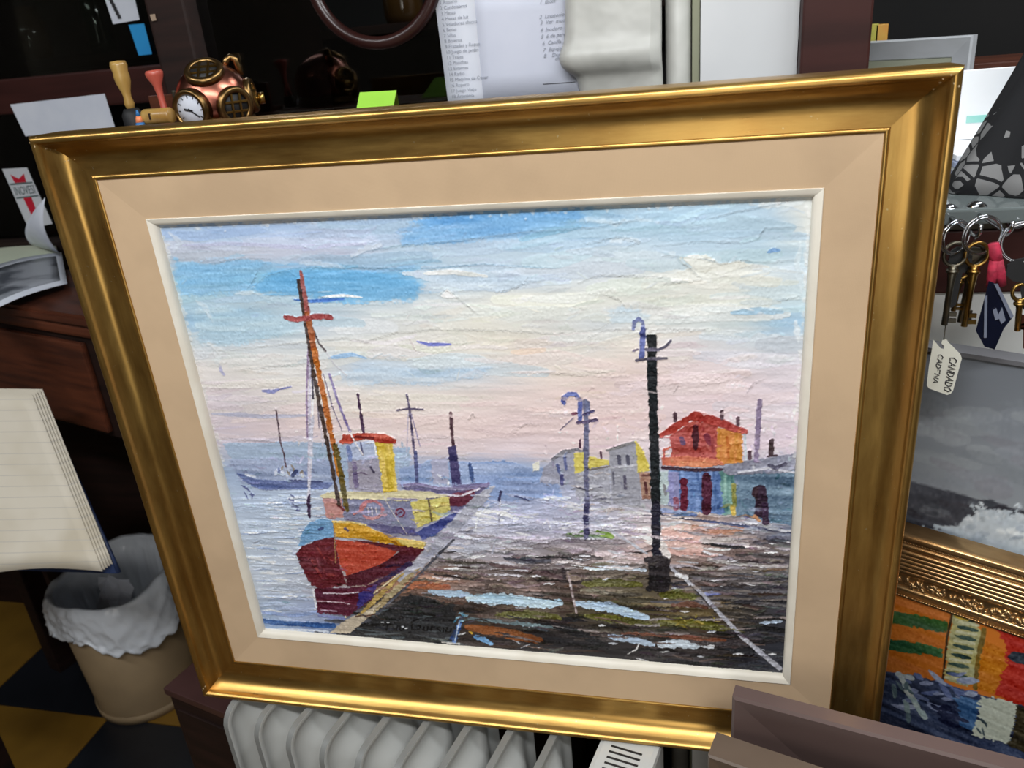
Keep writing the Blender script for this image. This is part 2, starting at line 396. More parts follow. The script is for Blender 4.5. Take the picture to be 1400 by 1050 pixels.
# pale chips of bare gesso at the corners of the gilding
M_chip = mat('bare_gesso', (214, 196, 160), 0.8, noise=80, col2=(176, 150, 108), bump=0.3)
rc = random.Random(5)
for (cx, cz, n) in ((0.004, H - 0.004, 6), (W - 0.004, H - 0.004, 6), (0.006, 0.006, 6), (0.02, H - 0.019, 3)):
    for k in range(n):
        x = cx + rc.uniform(-0.003, 0.012) * (1 if cx < W / 2 else -1); z = cz + rc.uniform(-0.003, 0.012) * (1 if cz < H / 2 else -1)
        t = max(0.0, min(x, W - x, z, H - z)); d = np.interp(t, [p[0] for p in PG[1:-1]], [p[1] for p in PG[1:-1]])
        s = rc.uniform(0.0004, 0.0010)
        v = [(x + s * rc.uniform(.6, 1.3) * math.cos(a), d - 0.00015, z + s * rc.uniform(.6, 1.3) * math.sin(a)) for a in [k2 * math.pi / 3 for k2 in range(6)]]
        v += [(p[0], d + 0.002, p[2]) for p in v]
        mesh('gesso_chip', v, [tuple(range(6)), tuple(range(6, 12))] + [(i, (i + 1) % 6, 6 + (i + 1) % 6, 6 + i) for i in range(6)], M_chip, pic)
box('backing_board', (0.047, 0.0402, 0.047), (W - 0.047, 0.0435, H - 0.047), M_wood_dk, pic)

# ------------------------------------------------------------------ paint engine: strokes with colour and relief on a fine grid
class Canvas:
    def __init__(s, nx, ny, to_grid, seed=1):
        s.nx, s.ny, s.tg = nx, ny, to_grid
        s.img = np.zeros((ny, nx, 3)); s.h = np.zeros((ny, nx)); s.rng = np.random.default_rng(seed)
        s.yy, s.xx = np.mgrid[0:ny, 0:nx].astype(float)
        s.nh = s.noise(60, 7); s.nh2 = s.noise(30, 3); s.ni = s.noise(5, 5); s.nf = s.noise(2.2, 2.2); s.nv = s.noise(3, 26)
    def noise(s, sx, sy):
        gx, gy = int(s.nx / sx) + 4, int(s.ny / sy) + 4
        g = s.rng.standard_normal((gy, gx)); x = s.xx / sx; y = s.yy / sy
        x0, y0 = x.astype(int), y.astype(int); fx, fy = x - x0, y - y0
        fx, fy = fx * fx * (3 - 2 * fx), fy * fy * (3 - 2 * fy)
        return (g[y0, x0] * (1 - fx) + g[y0, x0 + 1] * fx) * (1 - fy) + (g[y0 + 1, x0] * (1 - fx) + g[y0 + 1, x0 + 1] * fx) * fy
    def bb(s, P, pad):
        x0 = max(0, int(P[:, 0].min() - pad)); x1 = min(s.nx, int(P[:, 0].max() + pad) + 2)
        y0 = max(0, int(P[:, 1].min() - pad)); y1 = min(s.ny, int(P[:, 1].max() + pad) + 2)
        return slice(y0, y1), slice(x0, x1), x1 > x0 and y1 > y0
    def put(s, sl, a, col, col2, jit, dh, streak):
        n = streak[sl]; c = np.array(col, float)[None, None] / 255
        if col2 is not None:
            k = np.clip(0.5 + 0.45 * n, 0, 1)[..., None]; c = c * (1 - k) + np.array(col2, float)[None, None] / 255 * k
        c = c + (jit / 255 * (0.9 * n + 0.9 * s.nf[sl] + 0.8 * s.nh2[sl]))[..., None]
        a3 = a[..., None]; s.img[sl] = s.img[sl] * (1 - a3) + c * a3
        s.h[sl] = s.h[sl] + dh * a
    def dist(s, P, sl):
        X, Y = s.xx[sl], s.yy[sl]; D = np.full(X.shape, 1e9); T_ = np.zeros(X.shape); L = 0
        seg = np.linalg.norm(np.diff(P, axis=0), axis=1); tot = max(seg.sum(), 1e-6)
        for i in range(len(P) - 1):
            d = P[i + 1] - P[i]; l2 = max(d @ d, 1e-9)
            t = np.clip(((X - P[i, 0]) * d[0] + (Y - P[i, 1]) * d[1]) / l2, 0, 1)
            dd = np.hypot(X - P[i, 0] - t * d[0], Y - P[i, 1] - t * d[1]); mk = dd < D
            D[mk] = dd[mk]; T_[mk] = ((L + t * seg[i]) / tot)[mk]; L += seg[i]
        return D, T_
    def stroke(s, pts, wd, col, col2=None, jit=8, h=0.35, rag=0.25, taper=0.0, soft=0.8, alpha=1.0, grid=False, streak=None, w2=None):
        P = np.array(pts, float) if grid else s.tg(np.array(pts, float)); sy, sx, ok = s.bb(P, wd + 3)
        if not ok: return
        sl = (sy, sx); D, T_ = s.dist(P, sl); hw = wd / 2 if w2 is None else (wd * (1 - T_) + w2 * T_) / 2
        hw = hw * (1 - taper * np.abs(2 * T_ - 1) ** 2) + rag * np.minimum(wd if w2 is None else min(wd, w2), 9) * 0.16 * s.ni[sl]
        a = np.clip((hw - D) / soft + 0.5, 0, 1) * alpha
        prof = 0.55 + 0.45 * np.clip(D / np.maximum(hw, 0.5), 0, 1) ** 2 + 0.15 * s.nf[sl]
        s.put(sl, a, col, col2, jit, h * prof, s.nh if streak is None else streak)
    def poly(s, pts, col, col2=None, jit=8, h=0.3, rag=1.2, soft=1.0, alpha=1.0, streak=None):
        P = s.tg(np.array(pts, float)); sy, sx, ok = s.bb(P, 5)
        if not ok: return
        sl = (sy, sx); X, Y = s.xx[sl], s.yy[sl]; Q = np.vstack([P, P[:1]]); D, _ = s.dist(Q, sl)
        ins = np.zeros(X.shape, bool)
        for i in range(len(P)):
            x1, y1 = Q[i]; x2, y2 = Q[i + 1]
            c = ((y1 > Y) != (y2 > Y)) & (X < (x2 - x1) * (Y - y1) / (y2 - y1 + 1e-12) + x1); ins ^= c
        sd = np.where(ins, D, -D) + rag * (0.5 * s.ni[sl] + 0.7 * s.nh2[sl] + 0.4 * s.nf[sl])
        a = np.clip(sd / soft + 0.5, 0, 1) * alpha
        s.put(sl, a, col, col2, jit, h * (0.8 + 0.3 * np.exp(-np.abs(sd) / 2.5)) + 0.0, s.nh if streak is None else streak)
    def ridge(s, pts, wd=1.6, h=0.5, step=0.0):
        """raised lip left by the palette knife"""
        P = s.tg(np.array(pts, float)); sy, sx, ok = s.bb(P, 12)
        if not ok: return
        sl = (sy, sx); D, T_ = s.dist(P, sl); e = np.sin(np.pi * np.clip(T_, 0.02, 0.98)) ** 0.4
        s.h[sl] += h * e * np.exp(-(D / wd) ** 2) * (1 + 0.4 * s.nf[sl])
    def dabs(s, x0, x1, y0, y1, n, pal, ln, wd, ang=0.0, spread=0.12, h=0.3, jit=10, inside=None, alpha=1.0, taper=0.5):
        for k in range(n):
            x, y = s.rng.uniform(x0, x1), s.rng.uniform(y0, y1)
            if inside is not None and not inside(x, y): continue
            a = ang + s.rng.normal(0, spread); L = s.rng.uniform(*ln) / 2; ww = s.rng.uniform(*wd)
            c = pal[s.rng.integers(len(pal))] if isinstance(pal, list) else pal(x, y)
            bend = s.rng.normal(0, 0.08) * L
            s.stroke([(x - L * math.cos(a), y - L * math.sin(a)), (x + bend * 0.3, y + bend), (x + L * math.cos(a), y + L * math.sin(a))], ww, c, None, jit, h * s.rng.uniform(0.5, 1.3), 0.3, taper, alpha=alpha)
    def smear(s, n, x0, x1, y0, y1, ang, spread, ln, wd, h=0.3, jit=10, alpha=0.75, drift=3.0, maxd=0.5):
        """drags colour that is already there a short way with the knife"""
        for k in range(n):
            x, y = s.rng.uniform(x0, x1), s.rng.uniform(y0, y1); g = s.tg(np.array([[x, y]]))[0]
            i, j = int(g[0]), int(g[1])
            if not (2 < i < s.nx - 3 and 2 < j < s.ny - 3): continue
            a = ang + s.rng.normal(0, spread); L = s.rng.uniform(*ln); c = s.img[j, i] * 255 + s.rng.normal(0, drift * 2) + s.rng.normal(0, drift, 3)
            dx, dy = math.cos(a) * L, math.sin(a) * L; b = s.rng.normal(0, 0.1) * L
            if s.rng.random() < 0.5: dx, dy = -dx, -dy
            e = s.tg(np.array([[x + dx, y + dy], [x + dx * 0.5, y + dy * 0.5]])); ok = True
            for q in e:
                qi, qj = int(min(max(q[0], 0), s.nx - 1)), int(min(max(q[1], 0), s.ny - 1)); ok = ok and np.abs(s.img[qj, qi] - s.img[j, i]).max() < maxd
            if not ok: continue
            s.stroke([(x, y), (x + dx * 0.5, y + dy * 0.5 + b), (x + dx, y + dy)], s.rng.uniform(*wd), c, None, jit, h * s.rng.uniform(0.3, 1.4), 0.9, 0.6, 1.2, alpha)
    def build(s, name, xyz, material, parent):
        """xyz(u, v, height) arrays -> vertex positions; v counts from the top"""
        ny, nx = s.ny, s.nx
        u = s.xx / (nx - 1); v = s.yy / (ny - 1); co = xyz(u, v, s.h).reshape(-1, 3)
        me = bpy.data.meshes.new(name); nv = nx * ny; nf = (nx - 1) * (ny - 1)
        me.vertices.add(nv); me.vertices.foreach_set('co', co.astype(np.float32).ravel())
        idx = np.arange(nv).reshape(ny, nx)
        q = np.stack([idx[1:, :-1], idx[1:, 1:], idx[:-1, 1:], idx[:-1, :-1]], -1).reshape(-1, 4)
        me.loops.add(nf * 4); me.loops.foreach_set('vertex_index', q.ravel().astype(np.int32))
        me.polygons.add(nf); me.polygons.foreach_set('loop_start', np.arange(0, nf * 4, 4, dtype=np.int32))
        me.polygons.foreach_set('loop_total', np.full(nf, 4, np.int32)); me.update(calc_edges=True)
        c = np.clip(s.img, 0.012, 0.97); lin = np.where(c <= 0.04045, c / 12.92, ((c + 0.055) / 1.055) ** 2.4)
        rgba = np.concatenate([lin.reshape(-1, 3), np.ones((nv, 1))], 1)
        at = me.color_attributes.new('paint', 'FLOAT_COLOR', 'POINT'); at.data.foreach_set('color', rgba.astype(np.float32).ravel())
        me.shade_smooth(); return link(name, me, material, parent)
def paint_mat(name, rough=0.42):
    mt, t, b = nt(name); a = t.nodes.new('ShaderNodeAttribute'); a.attribute_name = 'paint'
    t.links.new(a.outputs['Color'], b.inputs['Base Color']); b.inputs['Roughness'].default_value = rough; b.inputs['Specular IOR Level'].default_value = 0.35
    n = t.nodes.new('ShaderNodeTexNoise'); n.inputs['Scale'].default_value = 300; tc = t.nodes.new('ShaderNodeTexCoord'); mp = t.nodes.new('ShaderNodeMapping'); mp.inputs['Scale'].default_value = (0.25, 1, 1)
    bp = t.nodes.new('ShaderNodeBump'); bp.inputs['Strength'].default_value = 0.15; bp.inputs['Distance'].default_value = 0.0006
    t.links.new(tc.outputs['Object'], mp.inputs[0]); t.links.new(mp.outputs[0], n.inputs['Vector']); t.links.new(n.outputs['Fac'], bp.inputs['Height']); t.links.new(bp.outputs[0], b.inputs['Normal'])
    return mt

CM = 0.0905; CW, CH = W - 2 * CM, H - 2 * CM; YC = 0.0318
NXp, NYp = 850, 702
def pic_grid(P):
    V = np.stack([(P[:, 0] - 700) / FPX, (P[:, 1] - 525) / FPX, np.ones(len(P))], 1) @ ROT
    k = (YC - 0.0008 - CAM[1]) / V[:, 1]; x = CAM[0] + V[:, 0] * k; z = CAM[2] + V[:, 2] * k
    return np.stack([(x - CM) / CW * (NXp - 1), (ZB + H - CM - z) / CH * (NYp - 1)], 1)
cv = Canvas(NXp, NYp, pic_grid, 11)
# broad colour field of the composition, sampled at points of the picture
FIELD = [
 (310, [(225, 150, 182, 224), (300, 168, 196, 232), (400, 178, 202, 234), (500, 184, 202, 230), (560, 150, 188, 226), (620, 118, 170, 220), (700, 120, 174, 222), (780, 145, 192, 225), (850, 178, 208, 230), (950, 180, 212, 234), (1050, 190, 215, 233), (1100, 222, 226, 222)]),
 (345, [(235, 190, 200, 214), (330, 198, 202, 216), (450, 196, 202, 222), (550, 186, 208, 226), (650, 190, 210, 226), (750, 192, 212, 226), (850, 200, 215, 225), (950, 186, 209, 226), (1050, 180, 206, 222), (1100, 190, 210, 220)]),
 (378, [(245, 142, 186, 216), (330, 126, 180, 216), (420, 112, 176, 220), (500, 106, 172, 216), (560, 122, 178, 216), (610, 186, 206, 220), (700, 190, 208, 224), (800, 205, 213, 218), (900, 214, 218, 214), (1000, 224, 223, 212), (1090, 198, 213, 222)]),
 (412, [(255, 166, 196, 212), (330, 182, 202, 214), (430, 188, 206, 216), (520, 196, 209, 216), (600, 206, 212, 214), (700, 224, 222, 212), (800, 220, 220, 212), (900, 216, 217, 208), (1000, 215, 216, 208), (1080, 190, 210, 218)]),
 (442, [(265, 152, 186, 212), (350, 164, 196, 216), (450, 198, 208, 218), (550, 214, 215, 212), (650, 224, 221, 210), (750, 216, 216, 212), (830, 206, 212, 215), (900, 216, 216, 212), (1000, 200, 211, 212), (1075, 156, 188, 212)]),
 (472, [(275, 202, 211, 216), (350, 206, 213, 218), (500, 216, 216, 211), (600, 224, 220, 210), (700, 230, 221, 206), (800, 218, 216, 210), (880, 226, 216, 206), (950, 214, 210, 211), (1070, 196, 206, 214)]),
 (505, [(285, 222, 216, 212), (350, 223, 219, 213), (430, 214, 214, 214), (500, 190, 207, 224), (570, 196, 210, 223), (650, 204, 212, 220), (750, 229, 217, 207), (850, 229, 210, 202), (950, 223, 206, 206), (1070, 214, 205, 211)]),
 (545, [(300, 214, 205, 207), (400, 221, 212, 207), (500, 226, 216, 207), (600, 228, 216, 209), (700, 229, 211, 206), (800, 229, 206, 201), (900, 226, 206, 206), (1000, 226, 204, 208), (1080, 220, 206, 213)]),
 (585, [(310, 208, 194, 201), (400, 222, 202, 202), (500, 228, 210, 206), (600, 229, 207, 203), (700, 226, 204, 204), (850, 226, 202, 202), (1000, 223, 203, 209), (1080, 218, 203, 213)]),
 (615, [(315, 186, 188, 204), (400, 200, 196, 206), (500, 215, 204, 207), (600, 222, 206, 208), (700, 222, 205, 210), (800, 224, 203, 203), (1080, 216, 203, 213)]),
 (645, [(325, 158, 176, 204), (400, 162, 178, 206), (560, 158, 172, 202), (650, 142, 166, 206), (720, 146, 170, 208), (760, 176, 184, 204), (900, 176, 176, 190), (1080, 120, 130, 150)]),
 (680, [(330, 178, 194, 218), (420, 184, 198, 220), (520, 170, 170, 190), (640, 168, 172, 200), (720, 166, 176, 208), (800, 172, 174, 196), (900, 176, 172, 182), (1080, 110, 130, 145)]),
 (715, [(340, 186, 200, 220), (410, 188, 202, 220), (560, 150, 150, 170), (660, 186, 188, 206), (760, 172, 174, 196), (850, 178, 174, 186), (950, 186, 160, 150), (1075, 104, 116, 140)]),
 (755, [(345, 190, 202, 218), (410, 188, 198, 214), (540, 150, 140, 140), (640, 172, 170, 180), (760, 140, 130, 134), (850, 160, 146, 148), (930, 190, 160, 152), (1000, 130, 110, 104), (1070, 96, 90, 96)]),
 (795, [(350, 194, 204, 218), (420, 186, 192, 206), (540, 150, 104, 80), (640, 116, 98, 92), (760, 104, 86, 82), (860, 98, 88, 74), (960, 104, 94, 92), (1068, 82, 80, 86)]),
 (835, [(355, 176, 192, 216), (430, 160, 172, 204), (520, 66, 62, 62), (640, 74, 62, 56), (760, 80, 66, 58), (860, 88, 80, 54), (960, 92, 76, 50), (1064, 58, 58, 66)]),
 (880, [(360, 110, 146, 196), (440, 120, 140, 180), (500, 40, 40, 42), (640, 60, 50, 46), (760, 40, 38, 42), (900, 60, 54, 52), (980, 58, 50, 50), (1060, 46, 48, 56)]),
 (925, [(365, 90, 100, 130), (600, 44, 42, 44), (800, 36, 36, 40), (1060, 50, 52, 60)])]
FIELD = [(y, [(c[0],) + tuple(v * (0.93 if y < 330 else 0.96 if y < 360 else 1.08 if 710 < y < 800 and c[0] > 600 else 1.0) for v in c[1:]) for c in r]) for y, r in FIELD]
fy = np.array([r[0] for r in FIELD], float)
frow = [(np.array([c[0] for c in r[1]], float), np.array([c[1:] for c in r[1]], float)) for r in FIELD]
def field(x, y):
    y = min(max(y, fy[0]), fy[-1]); i = min(int(np.searchsorted(fy, y, 'right')) - 1, len(fy) - 2); i = max(i, 0)
    k = (y - fy[i]) / (fy[i + 1] - fy[i]); k = k * k * (3 - 2 * k)
    a = [np.interp(x, frow[j][0], frow[j][1][:, c]) for j in (i, i + 1) for c in range(3)]
    return np.array(a[:3]) * (1 - k) + np.array(a[3:]) * k
# ground coat from the field
gy = np.linspace(262, 930, 110); gx = np.linspace(200, 1125, 110)
F = np.array([[field(x, y) for x in gx] for y in gy])
cor = pic_grid(np.array([[x, y] for y in gy for x in gx]))
# inverse lookup: picture position of each grid node (bilinear via fitted homography)
src = np.array([[217., 307], [1110, 268], [1068, 918], [362, 858]]); dst = pic_grid(src)
A_ = []
for (a, b), (c, d) in zip(dst, src):
    A_ += [[a, b, 1, 0, 0, 0, -c * a, -c * b, -c], [0, 0, 0, a, b, 1, -d * a, -d * b, -d]]
Hm = np.linalg.svd(np.array(A_))[2][-1].reshape(3, 3)
den = Hm[2, 0] * cv.xx + Hm[2, 1] * cv.yy + Hm[2, 2]
PXg = (Hm[0, 0] * cv.xx + Hm[0, 1] * cv.yy + Hm[0, 2]) / den; PYg = (Hm[1, 0] * cv.xx + Hm[1, 1] * cv.yy + Hm[1, 2]) / den
ix = np.clip((PXg + 10 * cv.nh - gx[0]) / (gx[1] - gx[0]), 0, 108.99); iy = np.clip((PYg + 2.5 * cv.nh2 - gy[0]) / (gy[1] - gy[0]), 0, 108.99)
i0, j0 = ix.astype(int), iy.astype(int); fx_, fy_ = (ix - i0)[..., None], (iy - j0)[..., None]
cv.img[:] = ((F[j0, i0] * (1 - fx_) + F[j0, i0 + 1] * fx_) * (1 - fy_) + (F[j0 + 1, i0] * (1 - fx_) + F[j0 + 1, i0 + 1] * fx_) * fy_) / 255
cv.img += (0.014 * cv.nh + 0.01 * cv.nh2)[..., None]
cv.h += 0.10 * cv.nh + 0.05 * cv.nh2 + 0.03 * cv.nf
fj = lambda s_: (lambda x, y: field(x, y) + cv.rng.normal(0, s_) + cv.rng.normal(0, s_ * 0.35, 3))
# sky laid in with a wide knife
cv.dabs(215, 1110, 285, 615, 150, fj(5), (70, 190), (9, 24), -0.03, 0.05, 0.22, 4, taper=0.4, alpha=0.75)
cv.dabs(215, 1110, 285, 615, 110, fj(7), (25, 90), (3, 9), -0.04, 0.09, 0.22, 4, alpha=0.8)
# blue passages
cv.poly([(236, 352), (275, 362), (330, 354), (368, 356), (350, 372), (345, 394), (300, 402), (248, 400)], (138, 186, 218), (116, 172, 214), 8, 0.25, 3.5, soft=7.0, alpha=0.8)
cv.poly([(346, 396), (362, 378), (400, 369), (470, 367), (545, 378), (583, 393), (562, 412), (480, 413), (420, 409), (370, 402)], (112, 176, 220), (92, 162, 212), 7, 0.3, 3.5, soft=7.0, alpha=0.8)
cv.stroke([(402, 410), (425, 412), (470, 409)], 5, (74, 120, 200), None, 8, 0.25, taper=0.6)
cv.stroke([(440, 406), (470, 404), (495, 407)], 4, (240, 243, 245), None, 4, 0.6, taper=0.7)
cv.poly([(548, 320), (590, 296), (640, 297), (700, 291), (790, 286), (800, 300), (740, 314), (660, 326), (600, 334), (552, 336)], (112, 168, 218), (138, 186, 226), 7, 0.25, 3.5, soft=7.0, alpha=0.8)
cv.poly([(560, 302), (600, 295), (680, 292), (640, 304), (590, 314)], (92, 154, 212), (118, 172, 220), 6, 0.2, 3.5, soft=7.0, alpha=0.8)
cv.stroke([(800, 300), (840, 306), (870, 300), (900, 304)], 6, (206, 222, 232), None, 6, 0.45, taper=0.6, rag=1.2, soft=2.5, alpha=0.6)
cv.stroke([(250, 336), (310, 333), (400, 338), (500, 333)], 6, (186, 188, 216), None, 6, 0.2, taper=0.4, alpha=0.7)
cv.poly([(540, 372), (620, 368), (700, 374), (752, 380), (712, 392), (690, 400), (640, 398), (590, 386)], (190, 208, 224), (200, 214, 226), 5, 0.25, 1.0)
cv.stroke([(580, 374), (620, 372), (665, 378)], 7, (228, 230, 228), None, 5, 0.35, taper=0.5)
cv.poly([(602, 405), (611, 396), (622, 404), (626, 408), (606, 408)], (242, 242, 238), None, 3, 0.7, 0.4)
cv.stroke([(836, 330), (862, 326), (872, 331)], 6, (216, 226, 232), None, 4, 0.45, taper=0.5, rag=1.2, soft=2.5, alpha=0.6)
cv.poly([(930, 352), (965, 349), (985, 361), (1010, 356), (1030, 362), (985, 376), (955, 372)], (226, 226, 216), (220, 222, 214), 5, 0.35, 1.0)
cv.stroke([(1000, 428), (1040, 425), (1070, 427)], 9, (146, 182, 208), (170, 198, 214), 6, 0.2, taper=0.6)
cv.stroke([(1050, 345), (1058, 342), (1066, 343)], 5, (120, 160, 205), None, 6, 0.3, taper=0.5)
cv.poly([(828, 424), (870, 420), (890, 432), (870, 444), (838, 440)], (186, 206, 220), (204, 214, 218), 6, 0.25, 3.5, soft=7.0, alpha=0.8)
cv.poly([(468, 508), (520, 500), (600, 506), (668, 502), (660, 516), (600, 524), (520, 524), (468, 522)], (176, 201, 224), (198, 211, 222), 7, 0.25, 3.5, soft=7.0, alpha=0.8)
cv.stroke([(450, 490), (480, 485), (500, 490)], 7, (150, 185, 220), None, 8, 0.3, taper=0.6)
cv.poly([(262, 425), (300, 420), (380, 432), (420, 440), (380, 462), (300, 474), (272, 470)], (160, 194, 216), (182, 205, 216), 7, 0.22, 3.5, soft=7.0, alpha=0.8)
cv.stroke([(570, 467), (585, 471), (616, 471)], 5, (120, 128, 205), None, 8, 0.4, taper=0.6)
cv.stroke([(359, 535), (372, 536), (380, 533)], 6, (136, 140, 190), None, 8, 0.35, taper=0.4); cv.stroke([(380, 533), (398, 529)], 3, (120, 124, 180), None, 8, 0.3, taper=0.4)
cv.stroke([(290, 566), (360, 570), (420, 568)], 7, (176, 178, 200), None, 6, 0.2, taper=0.5, alpha=0.8)
cv.stroke([(700, 482), (730, 480), (745, 478)], 9, (240, 206, 180), None, 4, 0.2, taper=0.5, alpha=0.5)
cv.stroke([(680, 560), (740, 568), (745, 572)], 9, (210, 190, 188), None, 4, 0.15, taper=0.5, alpha=0.4)
for p, wd, c in (([(268, 412), (280, 420), (290, 440)], 8, (228, 234, 238)), ([(285, 470), (300, 480), (296, 500)], 10, (226, 228, 228)), ([(300, 500), (305, 512)], 7, (110, 116, 190)),
                 ([(322, 402), (345, 400), (358, 403)], 5, (244, 244, 242)), ([(450, 452), (480, 450), (505, 451)], 5, (244, 244, 242)), ([(865, 455), (920, 452), (985, 450)], 5, (236, 238, 236)),
                 ([(1050, 490), (1075, 492), (1090, 488)], 8, (230, 234, 236)), ([(1095, 330), (1090, 360), (1096, 400)], 6, (222, 230, 232)), ([(1088, 440), (1092, 470)], 8, (238, 240, 240)),
                 ([(330, 306), (360, 303), (385, 306)], 4, (240, 242, 246)), ([(230, 318), (245, 330), (238, 345)], 7, (206, 210, 216)), ([(1040, 281), (1070, 277), (1105, 275)], 9, (236, 236, 230)),
                 ([(480, 350), (500, 340), (520, 335)], 6, (224, 230, 238)), ([(470, 366), (430, 360), (410, 360)], 7, (222, 226, 232))):
    cv.stroke(p, wd, np.array(c) * 0.55 + 0.45 * field(*p[1]), None, 4, 0.45, rag=1.0, taper=0.6, soft=2.0, alpha=0.75)
RID = [[(272, 362), (330, 354), (370, 355)], [(352, 372), (345, 386), (338, 396)], [(345, 395), (362, 379), (400, 368), (460, 366), (560, 369), (600, 367), (660, 362), (760, 368)],
       [(480, 355), (500, 345), (545, 337), (640, 328), (720, 318), (820, 311), (872, 301)], [(290, 482), (390, 471), (470, 463), (500, 468), (540, 456), (600, 451), (680, 453), (760, 457), (818, 452), (832, 443)],
       [(676, 401), (700, 396), (714, 389), (722, 380)], [(600, 405), (611, 396), (622, 405), (640, 420), (655, 432)], [(790, 388), (820, 377), (860, 378), (916, 381)], [(900, 391), (930, 386), (960, 383)],
       [(890, 337), (960, 331), (1020, 332), (1036, 326), (1046, 313), (1098, 311)], [(905, 350), (955, 353), (985, 361), (1008, 357), (1050, 359), (1088, 356)], [(966, 301), (1000, 292), (1040, 284), (1074, 278)],
       [(795, 335), (845, 325), (875, 331), (850, 342)], [(320, 507), (400, 499), (432, 497)], [(1062, 412), (1096, 405)], [(804, 462), (830, 452), (866, 451), (990, 452)], [(688, 511), (740, 510), (812, 515), (860, 516)],
       [(820, 400), (845, 410), (855, 420)], [(925, 353), (945, 370), (960, 382)], [(300, 600), (340, 602), (390, 605)], [(800, 508), (840, 512)], [(700, 590), (720, 580), (740, 582)], [(800, 536), (812, 530)], [(920, 540), (928, 528)],
       [(560, 600), (620, 598), (650, 604)], [(860, 600), (900, 604)], [(1020, 540), (1030, 525), (1045, 520)], [(640, 575), (646, 566), (650, 575)]]
for r_ in RID:
    cv.ridge(r_, 1.0, 0.55)
    cv.stroke([(x, y - 0.8) for x, y in r_], 1.7, field(*r_[len(r_) // 2]) * 0.72, None, 4, -0.05, 0.5, 0.7, 1.2, 0.6)
cv.dabs(225, 1100, 285, 600, 60, fj(6), (6, 20), (1.2, 3), -0.1, 0.6, 0.4, 4)
# haze and far shore
cv.poly([(305, 607), (420, 604), (560, 612), (560, 655), (326, 650)], (166, 184, 206), (158, 176, 202), 6, 0.2, 1.5)
cv.poly([(312, 628), (430, 626), (470, 636), (470, 662), (330, 662)], (150, 164, 196), (164, 176, 204), 8, 0.25, 1.5)
cv.poly([(545, 640), (590, 630), (640, 634), (690, 630), (728, 640), (760, 638), (762, 662), (640, 664), (548, 664)], (136, 160, 204), (158, 174, 208), 9, 0.25, 1.5)
cv.poly([(640, 650), (700, 652), (760, 655), (770, 680), (660, 690), (650, 670)], (150, 168, 208), (134, 158, 204), 9, 0.25, 1.5)
cv.poly([(588, 628), (612, 627), (614, 662), (592, 662)], (176, 176, 200), (164, 166, 192), 6, 0.25, 0.8)
# water
cv.dabs(332, 600, 664, 860, 420, lambda x, y: field(x, y) + cv.rng.normal(4, 9), (14, 60), (2.5, 7), 0.02, 0.06, 0.4, 6, inside=lambda x, y: x < 440 + max(0, (840 - y)) * 0.6 and x > 225 + (y - 300) * 0.245)
cv.dabs(340, 440, 680, 840, 90, [(224, 228, 234), (214, 220, 230), (160, 176, 206), (232, 234, 238)], (10, 40), (1.5, 4), 0.02, 0.06, 0.55, 5, inside=lambda x, y: x > 230 + (y - 300) * 0.245)
for yy_ in range(690, 840, 9): cv.ridge([(238 + (yy_ - 300) * 0.24, yy_), (380, yy_ + cv.rng.uniform(-3, 3)), (405, yy_ + 1)], 1.1, 0.5)
cv.stroke([(362, 850), (400, 853), (455, 856)], 11, (48, 88, 150), (84, 118, 176), 14, 0.4, 0.5)
cv.stroke([(360, 838), (400, 842), (450, 836)], 7, (150, 170, 214), None, 10, 0.4, 0.5); cv.stroke([(362, 860), (420, 862), (448, 864)], 5, (200, 208, 224), None, 10, 0.4, 0.5)
# far boat
cv.poly([(323, 647), (335, 649), (348, 655), (380, 657), (455, 660), (448, 669), (360, 670), (345, 665), (332, 657)], (92, 108, 158), (112, 124, 170), 10, 0.4, 0.8)
cv.stroke([(336, 649), (348, 652)], 4, (214, 220, 232), None, 6, 0.4); cv.dabs(376, 418, 638, 654, 16, [(200, 206, 224), (110, 124, 168), (176, 184, 206), (140, 130, 120)], (4, 10), (3, 6), 1.2, 0.5, 0.5)
cv.stroke([(400, 650), (405, 644)], 6, (60, 70, 110), None, 6, 0.4); cv.stroke([(395, 657), (440, 659)], 3, (64, 70, 110), None, 6, 0.4)
cv.stroke([(377, 560), (380, 580), (383, 604), (388, 622), (391, 638)], 2.6, (92, 74, 84), None, 10, 0.5, 0.5)
cv.dabs(333, 346, 666, 680, 5, [(96, 104, 150)], (6, 12), (2, 4), 1.0, 0.4, 0.4); cv.dabs(396, 408, 675, 700, 7, [(80, 86, 130), (120, 126, 160)], (5, 10), (2, 3), 0.1, 0.2, 0.4)
# back boats, masts, funnel
cv.poly([(548, 662), (600, 668), (655, 660), (668, 663), (645, 690), (618, 702), (600, 690), (560, 680)], (120, 116, 150), (96, 90, 130), 10, 0.4, 1)
cv.poly([(612, 676), (650, 668), (648, 684), (628, 694), (614, 692)], (88, 34, 52), (110, 50, 66), 10, 0.4, 1)
cv.stroke([(548, 664), (572, 662), (600, 668), (640, 668), (668, 662)], 5, (210, 206, 224), (120, 110, 150), 10, 0.5, 0.5); cv.stroke([(600, 676), (630, 678), (655, 668)], 3, (216, 208, 220), None, 8, 0.5, 0.5)
cv.stroke([(556, 540), (560, 560), (563, 590), (566, 615), (570, 660)], 3.4, (70, 62, 92), (110, 100, 124), 12, 0.5, 0.6); cv.stroke([(543, 561), (560, 559), (578, 560)], 3, (84, 74, 100), None, 10, 0.5)
cv.stroke([(558, 566), (556, 618)], 1.8, (190, 180, 196), None, 6, 0.3); cv.stroke([(562, 566), (574, 610)], 1.8, (150, 140, 170), None, 6, 0.3); cv.stroke([(568, 618), (570, 658)], 5, (84, 90, 134), None, 10, 0.4)
